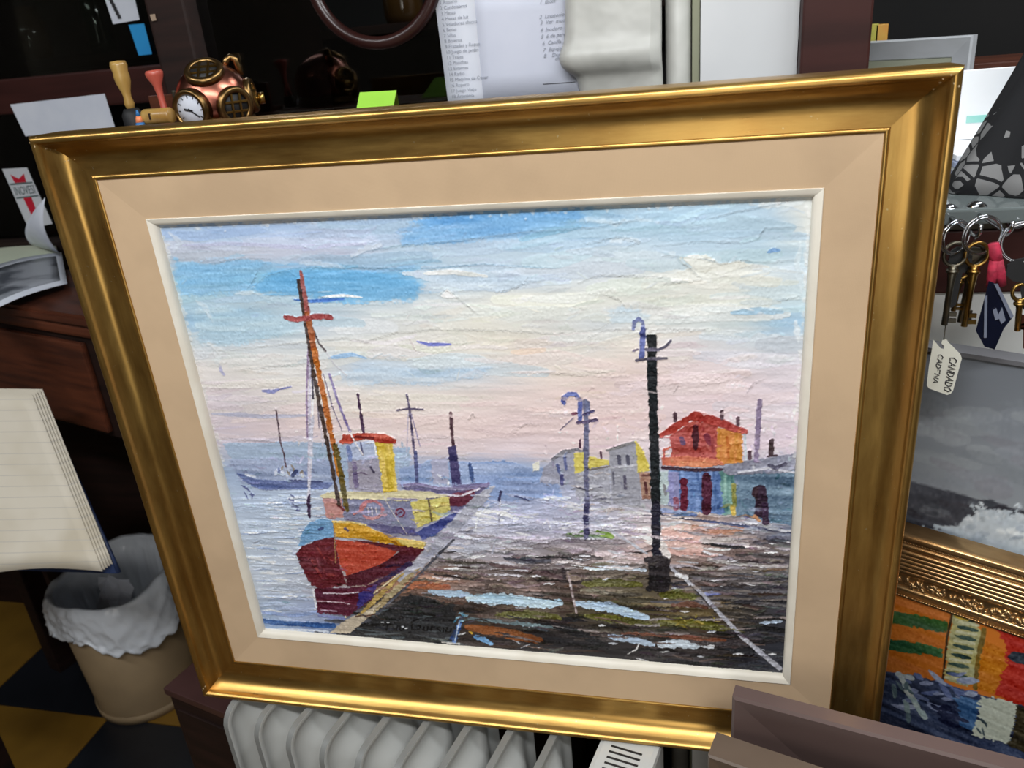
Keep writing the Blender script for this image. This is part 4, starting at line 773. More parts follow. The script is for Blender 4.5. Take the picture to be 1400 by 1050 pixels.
# bare, lumpy paint at the canvas edges
ex = np.minimum.reduce([cv.xx, cv.nx - 1 - cv.xx, cv.yy, cv.ny - 1 - cv.yy]); ek = np.clip((7 + 3.5 * cv.ni - ex) / 3, 0, 1) * np.clip((PYg < 640) * 1.0, 0, 1) * (0.5 + 0.5 * (cv.ni > -0.2))
cv.img = cv.img * (1 - 0.55 * ek[..., None]) + np.array([0.9, 0.9, 0.89]) * 0.55 * ek[..., None]; cv.h += 0.3 * ek * (1 + 0.6 * cv.nf)
lum = cv.img.mean(2); gy_, gx_ = np.gradient(lum); gm = np.clip(np.hypot(gx_, gy_) * 5.0, 0, 1)
cv.h += gm * (0.35 + 0.5 * cv.nf) + 0.05 * cv.nf * (0.4 + gm)
cv.h = np.clip(cv.h, -0.6, 3.4)
M_paint = paint_mat('oil_paint', 0.45)
o = cv.build('canvas', lambda u, v, h: np.stack([CM + CW * u, YC - h * 0.0007, H - CM - CH * v], -1), M_paint, pic)
o['label'] = 'thickly painted harbour canvas with moored red boat and lamp posts'

# ================================================================== RADIATOR under the painting
M_rad = mat('radiator_enamel', (200, 201, 198), 0.3, noise=5, col2=(188, 190, 187))
M_fin_edge = mat('radiator_fin_edge', (128, 129, 126), 0.45, noise=9, col2=(114, 115, 113))  # greyer tone for the outer edge band of each fin
M_gap = mat('vent_dark', (30, 30, 30), 0.6, noise=10, col2=(22, 22, 22))
rad = thing('oil_radiator', 'white finned oil radiator carrying the gold framed painting', 'radiator', (0.030, -0.018, 0), math.radians(-12.7))
RY, RYB, RZT, RZ0 = 0.0, 0.15, ZB - 0.0005, 0.09
def rrect(y0, y1, z0, z1, r, n=7):
    P = []
    for cy, cz, a0 in ((y1 - r, z1 - r, 0), (y0 + r, z1 - r, 90), (y0 + r, z0 + r, 180), (y1 - r, z0 + r, 270)):
        for k in range(n + 1):
            a = math.radians(a0 + 90 * k / n); P.append((cy + r * math.cos(a), cz + r * math.sin(a)))
    return P
def fin_mesh():
    bm = bmesh.new()
    o_ = rrect(RY, RYB, RZ0, RZT, 0.026); i_ = rrect(RY + 0.005, RYB - 0.005, RZ0 + 0.005, RZT - 0.005, 0.022)
    n = len(o_); R4 = []
    ins = lambda d, r: rrect(RY + d, RYB - d, RZ0 + d, RZT - d, r)
    # folded rim around a pressed plate that swells towards its oil channel
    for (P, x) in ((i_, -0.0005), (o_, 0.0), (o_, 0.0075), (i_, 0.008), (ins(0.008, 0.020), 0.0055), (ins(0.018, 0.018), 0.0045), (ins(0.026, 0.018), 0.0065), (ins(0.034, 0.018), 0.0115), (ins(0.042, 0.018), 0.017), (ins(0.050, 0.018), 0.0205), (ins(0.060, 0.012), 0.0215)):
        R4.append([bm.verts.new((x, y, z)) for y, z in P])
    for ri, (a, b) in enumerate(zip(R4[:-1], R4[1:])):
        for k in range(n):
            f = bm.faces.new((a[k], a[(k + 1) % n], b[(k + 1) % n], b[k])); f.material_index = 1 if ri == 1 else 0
    bm.faces.new(R4[-1])
    B = [R4[0]] + [[bm.verts.new((x, y, z)) for y, z in P] for P, x in ((ins(0.008, 0.02), 0.003), (ins(0.026, 0.018), 0.002), (ins(0.042, 0.018), -0.009), (ins(0.060, 0.012), -0.014))]
    for a, b in zip(B[:-1], B[1:]):
        for k in range(n): bm.faces.new((a[k], b[k], b[(k + 1) % n], a[(k + 1) % n]))
    bm.faces.new(B[-1][::-1]); bmesh.ops.recalc_face_normals(bm, faces=bm.faces)
    me = bpy.data.meshes.new('fin'); bm.to_mesh(me); bm.free(); me.materials.append(M_rad); me.materials.append(M_fin_edge); me.shade_smooth(); me.set_sharp_from_angle(angle=math.radians(50)); return me
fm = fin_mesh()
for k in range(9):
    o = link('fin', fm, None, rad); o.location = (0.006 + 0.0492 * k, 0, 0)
for z in (0.17, 0.50): tube('header_pipe', [(0.012, 0.075, z), (0.1, 0.075, z), (0.46, 0.075, z)], 0.016, M_rad, rad, 16)
cx0, cx1 = 0.454, 0.520
box('control_housing', (cx0, -0.004, 0.05), (cx1, RYB + 0.004, RZT), M_rad, rad, 0.006)
for k in range(14):
    yy = 0.018 + 0.0078 * k
    box('vent_slot', (cx0 + 0.015, yy, RZT - 0.002), (cx1 - 0.016, yy + 0.0026, RZT + 0.0004), M_gap, rad)
for x in (0.03, 0.42):
    box('foot_bracket', (x, -0.03, 0.045), (x + 0.03, RYB + 0.03, 0.09), M_rad, rad, 0.004)
    for y in (-0.015, RYB + 0.015):
        lathe('castor', [(0.0, -0.01), (0.02, -0.01), (0.023, -0.006), (0.023, 0.006), (0.02, 0.01), (0.0, 0.01)], M_black, rad, 20, M=Matrix.Translation((x + 0.015, y, 0.0232)) @ Matrix.Rotation(math.pi / 2, 4, 'Y'))

# dark wooden box beside the radiator
bxr = thing('wooden_box', 'dark brown wooden box beside the white radiator under the gilded corner', 'box', (-0.148, 0.100, 0), math.radians(-15))
box('body', (0, 0, 0.0), (0.150, 0.085, 0.49), M_wood_dk, bxr, 0.002)
box('lid', (-0.004, -0.004, 0.49), (0.154, 0.089, 0.502), mat('box_lid', (70, 46, 44), 0.35, noise=6, col2=(56, 36, 34)), bxr, 0.0015)
box('front_panel', (0.012, -0.003, 0.03), (0.138, 0.001, 0.465), M_wood_dk, bxr, 0.001)

# ================================================================== LEFT: desk, bin, ledger
dk = thing('desk', 'dark stained wooden desk with a deep drawer and papers on top', 'desk', (-0.337, 0.345, 0), math.radians(-18))
def quadslab(name, pts, z0, z1, m_, par, bev=0.003):
    bm = bmesh.new(); v0 = [bm.verts.new((x, y, z0)) for x, y in pts]; f = bm.faces.new(v0)
    r = bmesh.ops.extrude_face_region(bm, geom=[f]); bmesh.ops.translate(bm, vec=(0, 0, z1 - z0), verts=[g for g in r['geom'] if isinstance(g, bmesh.types.BMVert)])
    bmesh.ops.bevel(bm, geom=list(bm.edges), offset=bev, segments=2, affect='EDGES'); return frombm(name, bm, m_, par)
quadslab('top', [(-0.68, 0.0), (0.17, 0.0), (0.08, 0.2), (-0.05, 0.23), (-0.68, 0.15)], 0.972, 0.992, M_wood, dk, 0.005)
box('edge_moulding', (-0.67, 0.006, 0.952), (0.15, 0.03, 0.972), M_wood, dk, 0.006)
box('apron', (-0.66, 0.014, 0.772), (0.14, 0.03, 0.952), M_wood_dk, dk)
dr = box('drawer', (-0.62, 0.004, 0.782), (-0.015, 0.014, 0.942), M_wood, dk, 0.004)
lathe('knob', [(0, 0.03), (0.012, 0.028), (0.015, 0.02), (0.008, 0.012), (0.007, 0)], M_brass, dr, 16, M=Matrix.Translation((-0.42, 0.004, 0.86)) @ Matrix.Rotation(math.pi / 2, 4, 'X'))
for x, y in ((0.085, 0.03), (-0.66, 0.03), (0.05, 0.13), (-0.66, 0.1)): box('leg', (x, y, 0.0), (x + 0.045, y + 0.045, 0.955), M_wood_dk, dk, 0.003)
# papers on the desk
def desk_sheet(name, label, corners, zs, m_, bow, group=None):
    P = [atZ(px, py, z) for (px, py), z in zip(corners, zs)]
    o = sheet(name, bilin(*P, 9, 9, lambda u, v: (0, 0, bow * math.sin(math.pi * u) + 0.3 * bow * math.sin(math.pi * v))), m_)
    return tag(o, label, 'paper', group)
M_pale = mat('pale_green_paper', (206, 212, 190), 0.7, noise=10, col2=(196, 204, 182))
mt_print, t_, b_ = nt('photo_print'); b_.inputs['Roughness'].default_value = 0.35
def grey_print():
    tc = t_.nodes.new('ShaderNodeTexCoord'); n = t_.nodes.new('ShaderNodeTexNoise'); n.inputs['Scale'].default_value = 14; n.inputs['Detail'].default_value = 3
    r = t_.nodes.new('ShaderNodeValToRGB'); e = r.color_ramp.elements; e[0].position = 0.42; e[0].color = srgb((78, 82, 90)); e[1].position = 0.58; e[1].color = srgb((150, 154, 162))
    t_.links.new(tc.outputs['Object'], n.inputs['Vector']); t_.links.new(n.outputs['Fac'], r.inputs[0]); t_.links.new(r.outputs[0], b_.inputs['Base Color'])
grey_print()
ph = thing('photo_print', 'grey landscape photo print with a white border curling on the desk', 'print')
P4 = [atZ(-60, 455, 0.996), atZ(92, 388, 1.004), atZ(84, 345, 1.012), atZ(-60, 385, 1.006)]
bow = lambda u, v: (0, 0, 0.010 * math.sin(math.pi * u))
sheet('white_border', bilin(*P4, 13, 7, bow), M_paper, ph)
inn = lambda u, v: tuple(((np.array(P4[0]) * (1 - u) + np.array(P4[1]) * u) * (1 - v) + (np.array(P4[3]) * (1 - u) + np.array(P4[2]) * u) * v) + np.array([0, 0, 0.010 * math.sin(math.pi * u) + 0.0006]))
sheet('image', [[inn(0.08 + 0.86 * i / 10, 0.12 + 0.76 * j / 6) for i in range(11)] for j in range(7)], mt_print, ph, 0.0002)
desk_sheet('paper_sheet', 'pale green sheet lying under the white curled page', [(-40, 395), (80, 352), (72, 312), (-40, 350)], (1.0, 1.008, 1.004, 1.0), M_pale, 0.006)
o = tag(sheet('curled_page', bilin(atZ(42, 334, 1.02), atZ(80, 345, 1.018), atY(62, 270, 0.62), atY(48, 286, 0.62), 5, 9, lambda u, v: (0, -0.02 * math.sin(math.pi * v), 0.0)), M_paper), 'curled white page standing up beside the gilded frame edge', 'paper')
# bin, bag, waste paper
M_card = mat('tan_fibreboard', (150, 128, 96), 0.7, noise=8, col2=(134, 114, 86), bump=0.05)
BX, BY = -0.648, 0.556
bn = thing('waste_bin', 'tan cylindrical fibreboard waste bin on the tiled floor', 'bin', (BX, BY, 0))
lathe('body', [(0.0, 0.003), (0.112, 0.003), (0.114, 0.012), (0.129, 0.30), (0.127, 0.30), (0.111, 0.014), (0.0, 0.012)], M_card, bn, 48)
lathe('base_rim', [(0.113, 0.0), (0.1165, 0.0), (0.1185, 0.022), (0.1145, 0.022), (0.113, 0.0)], M_card, bn, 48, cap=False)
mt_bag, t_, b_ = nt('white_plastic_bag'); b_.inputs['Base Color'].default_value = srgb((226, 232, 240)); b_.inputs['Roughness'].default_value = 0.22
b_.inputs['Subsurface Weight'].default_value = 0.0
n_ = t_.nodes.new('ShaderNodeTexNoise'); n_.inputs['Scale'].default_value = 16; n_.inputs['Detail'].default_value = 3; tc_ = t_.nodes.new('ShaderNodeTexCoord'); bp_ = t_.nodes.new('ShaderNodeBump'); bp_.inputs['Strength'].default_value = 0.5; bp_.inputs['Distance'].default_value = 0.01
t_.links.new(tc_.outputs['Object'], n_.inputs['Vector']); t_.links.new(n_.outputs['Fac'], bp_.inputs['Height']); t_.links.new(bp_.outputs[0], b_.inputs['Normal'])
rb = random.Random(3); NA = 144; gridb = []
ph_ = [rb.uniform(0, 6.28) for _ in range(12)]
def wr(a, s): return sum(math.sin(a * f + ph_[i]) * A for i, (f, A) in enumerate(((2, .8), (3, .7), (5, .5), (9, .25), (14, .15), (23, .1)))) * s
BPROF = ((0.0, 0.06, 0, 0), (0.08, 0.065, .003, .002), (0.105, 0.2, .003, .003), (0.119, 0.29, .003, .003), (0.128, 0.316, .004, .002), (0.133, 0.325, .005, .002), (0.138, 0.318, .005, .003), (0.139, 0.295, .004, .004), (0.140, 0.275, .006, .005), (0.141, 0.255, .008, .006), (0.143, 0.236, .012, .007))
BT = [0, .6, 1, 1.4, 1.8, 2.1, 2.4, 2.7, 3, 3.3, 3.6, 4, 4.3, 4.6, 5, 5.3, 5.6, 6, 6.3, 6.6, 7, 7.25, 7.5, 7.75, 8, 8.25, 8.5, 8.75, 9, 9.25, 9.5, 9.75, 10]
NA = 220
def crease(a, z):
    return sum(A * (1 - abs(math.sin(f * a + k * z + p))) ** 3 for f, k, p, A in ((4, 60, .3, 1.0), (7, -85, 1.1, .9), (9.5, 40, 2.2, .8), (13, -120, .7, .6), (2.5, 150, 1.9, .8), (17, 90, 2.9, .5)))
for t in BT:
    r, z, wz, wrk = [float(np.interp(t, range(len(BPROF)), [q[i] for q in BPROF])) for i in range(4)]
    row = []
    for k in range(NA + 1):
        a = 2 * math.pi * (k % NA) / NA
        hi = 0.022 * max(0, math.cos(a - 0.9)) if z > 0.27 else 0.0
        dip = -0.026 * max(0, math.cos(a + 0.6)) ** 2 * min(1, max(0, (t - 7) / 2)) if t > 7 else 0.0
        cr = crease(round(a, 6), z) * (0.0034 if t > 6 else -0.003) * (1 if t > 1.5 else 0) * min(1, abs(t - 5.5) * 0.6 + 0.25)
        rr = max(r + wr(a, wrk) + cr, 0.1315 if t >= 6.4 else 0.0)
        if t < 5: rr = min(rr, 0.122)
        row.append((rr * math.cos(a), rr * math.sin(a), z + wr(a + 1.3, wz) + hi + dip + (0.006 * math.sin(19 * a) * math.sin(5 * a) if t > 9.6 else 0)))
    gridb.append(row)
bag = tag(sheet('bin_bag', gridb, mt_bag, None, 0.0006, (BX, BY, 0)), 'white plastic bag folded over the rim of the tan bin', 'bag')
def crumple(name, label, c, s, seed, m_):
    r = random.Random(seed); g = []
    for j in range(6):
        g.append([(c[0] + (i / 5 - .5) * s + r.uniform(-.1, .1) * s, c[1] + (j / 5 - .5) * s * 0.5 + r.uniform(-.08, .08) * s, c[2] + (j / 5 - .3) * s * 0.8 + r.uniform(-.12, .12) * s) for i in range(6)])
    return tag(sheet(name, g, m_, None, 0.0005, smooth=False), label, 'paper')
crumple('waste_paper', 'torn white paper inside the bin bag', (BX + 0.005, BY - 0.02, 0.27), 0.085, 4, M_paper)
crumple('waste_paper', 'crumpled grey paper ball beside the torn sheet in the bin bag', (BX + 0.045, BY + 0.04, 0.2), 0.06, 9, mat('grey_paper', (186, 190, 200), 0.7, noise=20, col2=(170, 176, 188)))
# ledger
st = thing('stool', 'dark wooden stool holding the far half of the open ledger', 'stool', (-0.80, 0.14, 0))
box('seat', (-0.14, -0.1, 0.56), (0.14, 0.1, 0.585), M_wood_dk, st, 0.005)
for x in (-0.12, 0.09):
    for y in (-0.08, 0.05): box('leg', (x, y, 0), (x + 0.03, y + 0.03, 0.56), M_wood_dk, st, 0.003)
M_cover = mat('blue_cloth_cover', (38, 54, 92), 0.55, noise=60, col2=(28, 40, 70), bump=0.1)
mt_page, t_, b_ = nt('ruled_page'); b_.inputs['Roughness'].default_value = 0.8
tc = t_.nodes.new('ShaderNodeTexCoord'); sx = t_.nodes.new('ShaderNodeSeparateXYZ'); mm = t_.nodes.new('ShaderNodeMath'); mm.operation = 'MULTIPLY'; mm.inputs[1].default_value = 62.0
fr_ = t_.nodes.new('ShaderNodeMath'); fr_.operation = 'FRACT'; lt = t_.nodes.new('ShaderNodeMath'); lt.operation = 'LESS_THAN'; lt.inputs[1].default_value = 0.07
ns = t_.nodes.new('ShaderNodeTexNoise'); ns.inputs['Scale'].default_value = 12; rp = t_.nodes.new('ShaderNodeValToRGB'); rp.color_ramp.elements[0].color = srgb((214, 206, 190)); rp.color_ramp.elements[1].color = srgb((200, 190, 170)); rp.color_ramp.elements[0].position = .4; rp.color_ramp.elements[1].position = .7
mc = t_.nodes.new('ShaderNodeMix'); mc.data_type = 'RGBA'; mc.inputs['B'].default_value = srgb((190, 184, 174))
t_.links.new(tc.outputs['Object'], sx.inputs[0]); t_.links.new(sx.outputs['Z'], mm.inputs[0]); t_.links.new(mm.outputs[0], fr_.inputs[0]); t_.links.new(fr_.outputs[0], lt.inputs[0]); t_.links.new(tc.outputs['Object'], ns.inputs['Vector']); t_.links.new(ns.outputs['Fac'], rp.inputs[0])
t_.links.new(lt.outputs[0], mc.inputs['Factor']); t_.links.new(rp.outputs[0], mc.inputs['A']); t_.links.new(mc.outputs['Result'], b_.inputs['Base Color'])
LO = np.array([-0.5, 0.2, 0.612]); lg = thing('ledger', 'old open ledger with ruled cream pages and a blue cloth cover', 'book', tuple(LO))
def lp(px, py, y): return atY(px, py, y) - LO
pTL, pTR, pBR, pBL = lp(-330, 520, 0.315), lp(44, 540, 0.30), lp(134, 784, 0.20), lp(-200, 770, 0.19)
def wav(u, v): return (0.0, -0.012 * math.sin(math.pi * min(1, u * 1.0)) - 0.01 * math.sin(5 * u) * v, 0.006 * math.sin(9 * u + 1) * v)
for k in range(5):
    dy = 0.0035 * k
    g = bilin(pTL + [0, dy, 0], pTR + [0.002 * k, dy, 0.001 * k], pBR + [0.0022 * k, dy, 0.001 * k], pBL + [0, dy, 0], 25, 13, wav)
    o = sheet('page', g, mt_page, lg, 0.0006 if k else 0.0008)
cTL, cTR, cBR, cBL = lp(-330, 515, 0.339), lp(55, 541, 0.322), lp(163, 783, 0.224), lp(-200, 772, 0.216)
sheet('cover', bilin(cTL, cTR, cBR, cBL, 9, 9), M_cover, lg, -0.005, smooth=False)
tube('cover_edge', [cTR + (cBR - cTR) * k / 8 for k in range(9)], 0.0035, M_cover, lg, 8)

# ================================================================== LEDGE with small things, behind the painting
hu = thing('desk_cabinet', 'dark wooden cabinet behind the gold frame carrying stamps and a clock', 'cabinet', (0.15, 0.3, 0))
box('body', (-0.28, -0.09, 0.0), (0.26, 0.105, 1.24), M_wood_dk, hu, 0.002)
box('top', (-0.285, -0.1, 1.24), (0.265, 0.108, 1.255), M_wood, hu, 0.003)
LZ = 1.255
# pictures, notes on the glass
def flat(name, label, cat, corners, y, m_, par=None, th=0.0006):
    o = sheet(name, bilin(*[atY(px, py, y) for px, py in corners], 2, 2), m_, par, th, smooth=False)
    return tag(o, label, cat) if label else o
YLg = YG + YL - 0.002
flat('paper_card', 'blank white card on the dark glass behind the gold frame', 'card', [(35, 186), (158, 176), (143, 128), (14, 143)], YLg - 0.03, M_paper)
cal = thing('calendar_leaf', 'white printed leaf hanging on the dark glass above the blue note', 'paper')
flat('sheet', None, None, [(155, 33), (191, 27), (182, -12), (140, -12)], YLg - 0.001, M_paper, cal)
for k in range(6):
    a, b = atY(147.5 + 2.9 * k * 0.9, -3 + 5.2 * k, YLg - 0.003), atY(152 + 2.9 * k * 0.9, -3 + 5.2 * k, YLg - 0.003)
    c = (a + b) / 2; box('figure', (c[0] - 0.0035, c[1], c[2] - 0.0035), (c[0] + 0.0035, c[1] + 0.0006, c[2] + 0.0035), M_ink_dark, cal)
flat('sticky_note', 'bright blue sticky note hanging below the printed leaf', 'note', [(190, 76), (208, 74), (197, 32), (176, 34)], YLg - 0.004, mat('blue_note', (36, 150, 214), 0.7, noise=9, col2=(30, 138, 204)))
flat('tape_scrap', 'small beige scrap of tape on the dark wooden post', 'tape', [(208, 29), (214, 28), (212, 19), (205, 20)], YG - 0.0315, mat('tape', (150, 130, 110), 0.6, noise=9, col2=(138, 120, 100)))
# sticker with a red arrow
sk = thing('glass_sticker', 'white sticker with a red downward arrow on the dark glass', 'sticker')
q4 = [(39, 312), (72, 306), (37, 229), (3, 231)]; Q4 = [atY(px, py, YLg) for px, py in q4]
sheet('label_ground', bilin(*Q4, 2, 2), mat('sticker_white', (200, 202, 206), 0.5, noise=8, col2=(190, 192, 198)), sk, 0.0006, smooth=False)
def sq(u, v, e=-0.0016): return tuple((np.array(Q4[0]) * (1 - u) + np.array(Q4[1]) * u) * (1 - v) + (np.array(Q4[3]) * (1 - u) + np.array(Q4[2]) * u) * v + np.array([0, e, 0]))
M_red = mat('sticker_red', (190, 24, 50), 0.5, noise=8, col2=(176, 20, 44))
def spoly(name, pts, m_): 
    v = [sq(*p) for p in pts] + [sq(*p, -0.0007) for p in pts]; n = len(pts)
    return mesh(name, v, [tuple(range(n)), tuple(range(n, 2 * n))] + [(i, (i + 1) % n, n + (i + 1) % n, n + i) for i in range(n)], m_, sk)
spoly('arrow_shaft', [(0.34, 0.5), (0.66, 0.5), (0.62, 0.22), (0.5, 0.06), (0.36, 0.22)], M_red)
spoly('arrow_tail', [(0.28, 0.76), (0.72, 0.76), (0.78, 0.9), (0.5, 0.82), (0.24, 0.9)], M_red)
M_grn = mat('sticker_grey', (96, 112, 112), 0.5, noise=8, col2=(80, 96, 98))
spoly('band_line', [(0.06, 0.73), (0.96, 0.73), (0.96, 0.755), (0.06, 0.755)], M_grn); spoly('band_line', [(0.06, 0.5), (0.96, 0.5), (0.96, 0.525), (0.06, 0.525)], M_grn)
text_mesh('lettering', 'INOVESI', 0.026, M_grn, sk, plane_M(np.array(sq(0.09, 0.555)), np.array(sq(1, 0.55)) - np.array(sq(0, 0.55)), (0, 0, 1)), 0, 'LEFT', 0.56)

# stamps, clock and other things on the ledge
def turned(name, label, cat, x, y, rs, parts, lean=(0, 0), z=LZ):
    t = thing(name, label, cat, (x, y, z)); t.rotation_euler = (lean[0], lean[1], 0)
    for nm, pr, m_ in parts: lathe(nm, [(a * rs, b) for a, b in pr], m_, t, 24)
    return t
M_ywood = mat('varnished_light_wood', (176, 142, 78), 0.3, noise=12, col2=(150, 112, 56), scale=(4, 4, 1))
M_rwood = mat('red_lacquer', (186, 90, 74), 0.3, noise=12, col2=(164, 72, 60), scale=(4, 4, 1))
p = atY(168, 138, 0.3)
turned('rubber_stamp', 'rubber stamp with a yellow varnished turned wooden handle', 'stamp', p[0] + 0.002, 0.31, 0.74, [
    ('base', [(0, 0), (0.017, 0), (0.018, 0.004), (0.018, 0.022), (0.012, 0.03), (0, 0.03)], M_black),
    ('handle', [(0.006, 0.028), (0.0085, 0.036), (0.0065, 0.044), (0.0075, 0.050), (0.0125, 0.062), (0.0135, 0.070), (0.0125, 0.074), (0.0145, 0.082), (0.0125, 0.087), (0, 0.088)], M_ywood)], (0, -0.03))
p = atY(212, 140, 0.27)
turned('rubber_stamp', 'rubber stamp with a slim salmon red flared handle', 'stamp', p[0] + 0.002, 0.285, 0.74, [
    ('base', [(0, 0), (0.012, 0), (0.013, 0.005), (0.012, 0.016), (0, 0.018)], M_black),
    ('handle', [(0.007, 0.016), (0.0085, 0.022), (0.0055, 0.030), (0.0055, 0.046), (0.0075, 0.056), (0.014, 0.066), (0.0145, 0.070), (0.012, 0.0725), (0, 0.073)], M_rwood)], (0, -0.06))
rk = thing('stamp_rack', 'small dark wooden rack behind the rubber stamps', 'rack', (-0.085, 0.345, LZ))
box('base', (-0.035, -0.018, 0), (0.045, 0.02, 0.006), M_wood, rk, 0.001); box('back', (-0.035, 0.012, 0.006), (0.045, 0.02, 0.042), M_wood, rk, 0.001); box('clip', (0.006, 0.006, 0.03), (0.026, 0.012, 0.046), M_steel, rk, 0.001)
a, b = atY(204, 155, 0.24), atY(240, 150, 0.25)
cyl = thing('roller_blotter', 'small wooden roller with a dark underside next to the helmet clock', 'roller', ((a[0] + b[0]) / 2, 0.235, LZ))
L_ = (b[0] - a[0]) / 2 + 0.004
lathe('wooden_roll', [(0, -L_), (0.008, -L_), (0.0092, -L_ + 0.002), (0.0092, L_ - 0.002), (0.008, L_), (0, L_)], M_ywood, cyl, 24, M=Matrix.Translation((0, 0, 0.0215)) @ Matrix.Rotation(math.pi / 2, 4, 'Y'))
box('felt_base', (-L_, -0.009, 0), (L_, 0.009, 0.0135), M_black, cyl, 0.001); box('dark_pin', (-0.006, -0.0098, 0.019), (-0.004, -0.008, 0.026), M_wood_dk, cyl)
p = atY(185, 158, 0.22); co = thing('striped_cone', 'tiny cone with orange and blue stripes standing on white paper', 'cone', (p[0], 0.225, LZ + 0.003))
M_or, M_bl = mat('cone_orange', (232, 140, 92), 0.5, noise=9, col2=(222, 128, 84)), mat('cone_blue', (44, 110, 166), 0.5, noise=9, col2=(38, 98, 150))
for k, m_ in enumerate((M_or, M_bl, M_or, M_bl)):
    z0, z1 = 0.007 * k, 0.007 * (k + 1); r0, r1 = 0.0085 - 0.0019 * k, 0.0085 - 0.0019 * (k + 1)
    lathe('stripe', [(0, z0), (r0, z0), (r1, z1), (0, z1)], m_, co, 20)
tag(sheet('paper_scrap', [[(p[0] - 0.022 + 0.044 * i / 7, 0.21 + 0.05 * j / 5, LZ + 0.0008 + 0.012 * abs(math.sin(i * 1.3 + j))*(1 if j < 2 else .1) ) for i in range(8)] for j in range(6)], M_paper, None, 0.0005, smooth=False), 'crinkled white paper scrap under the striped cone', 'paper')
# diving helmet clock
HC = Vector(atY(295, 141, 0.29)); HR = 0.0465; hc = thing('helmet_clock', 'copper diving helmet shaped clock with brass portholes', 'clock', (HC.x, HC.y, LZ + 0.0004))
M_copper = mat('copper', (176, 112, 92), 0.28, 1.0, noise=14, col2=(140, 84, 70)); M_antq = mat('antique_brass', (150, 120, 76), 0.32, 1.0, noise=20, col2=(104, 80, 48))
hz = HC.z - LZ
lathe('dome', [(HR * math.sin(math.pi * k / 28) * (1 if k > 0 else 0), -HR * math.cos(math.pi * k / 28)) for k in range(11, 29)], M_copper, hc, 48, M=Matrix.Translation((0, 0, hz)))
lathe('collar', [(0.0, 0.0005), (0.045, 0.0005), (0.046, 0.004), (0.044, 0.010), (HR * 0.95, hz - HR * 0.33)], M_antq, hc, 40)
tv = (Vector(CAM) - HC).normalized(); rv = tv.cross(Vector((0, 0, 1))).normalized() * -1; rv = Vector((0, 0, 1)).cross(tv).normalized(); uv_ = tv.cross(rv)
def on_dome(a, b): 
    n = (rv * a + uv_ * b + tv * math.sqrt(max(0.02, 1 - a * a - b * b))).normalized(); q = n.to_track_quat('Z', 'Y').to_matrix().to_4x4(); return Matrix.Translation((0, 0, hz)) @ q
Mf = on_dome(-0.62, -0.12)
lathe('clock_bezel', [(0.0185, HR * 0.86), (0.0245, HR * 0.82), (0.0248, HR * 1.03), (0.0232, HR * 1.10), (0.0195, HR * 1.10), (0.0185, HR * 1.05), (0.0185, HR * 0.86)], M_antq, hc, 36, M=Mf, cap=False)
fc = lathe('clock_face', [(0, HR * 0.9), (0.0188, HR * 0.9), (0.0188, HR * 1.03), (0, HR * 1.03)], M_paper, hc, 36, M=Mf)
for k in range(12):
    a = math.pi * k / 6; bm = bmesh.new(); bm_box(bm, (-0.0006, 0.0140, 0), (0.0006, 0.0172, 0.0005)); bmesh.ops.transform(bm, matrix=Mf @ Matrix.Translation((0, 0, HR * 1.03)) @ Matrix.Rotation(a, 4, 'Z'), verts=list(bm.verts)); frombm('hour_mark', bm, M_ink_dark, fc)
for L2, a, w_ in ((0.009, 1.35, 0.0012), (0.0135, -2.2, 0.0008)):
    bm = bmesh.new(); bm_box(bm, (-w_, -0.003, 0.0006), (w_, L2, 0.0012)); bmesh.ops.transform(bm, matrix=Mf @ Matrix.Translation((0, 0, HR * 1.03)) @ Matrix.Rotation(a, 4, 'Z'), verts=list(bm.verts)); frombm('hand', bm, M_ink_dark, fc)
for (a, b, r) in ((0.48, -0.14, 0.020), (-0.12, 0.80, 0.020), (0.97, 0.1, 0.018)):
    Mp = on_dome(a, b); pt = lathe('porthole', [(r * 0.78, HR * 0.88), (r * 1.15, HR * 0.86), (r * 1.16, HR * 1.0), (r * 1.05, HR * 1.06), (r * 0.82, HR * 1.06), (r * 0.78, HR * 1.02), (r * 0.78, HR * 0.88)], M_antq, hc, 32, M=Mp, cap=False)
    lathe('dark_glass', [(0, HR * 0.93), (r * 0.8, HR * 0.93), (r * 0.8, HR * 1.01), (0, HR * 1.01)], M_black, pt, 24, M=Mp)
    for k in (-1, 1):
        for ax in (0, 1):
            bm = bmesh.new(); lo, hi = ((-r * 0.75, k * r * 0.27 - 0.0013, HR * 1.0), (r * 0.75, k * r * 0.27 + 0.0013, HR * 1.05)); bm_box(bm, lo, hi, 0.0005); bmesh.ops.transform(bm, matrix=Mp @ Matrix.Rotation(ax * math.pi / 2, 4, 'Z'), verts=list(bm.verts)); frombm('bar', bm, M_brass, pt)
tube('handle_pipe', [Vector((0, 0, hz)) + (rv * x + uv_ * y) * HR - tv * 0.004 for x, y in ((0.42, 0.86), (0.50, 1.02), (0.60, 1.08), (0.72, 1.02), (0.78, 0.62))], 0.0042, M_antq, hc, 12)
tube('air_valve', [Vector((0, 0, hz)) + rv * HR * x for x in (0.9, 1.12)], 0.004, M_brass, hc, 12); tube('air_valve', [Vector((0, 0, hz)) + rv * HR * x for x in (1.12, 1.26)], 0.007, M_brass, hc, 12)
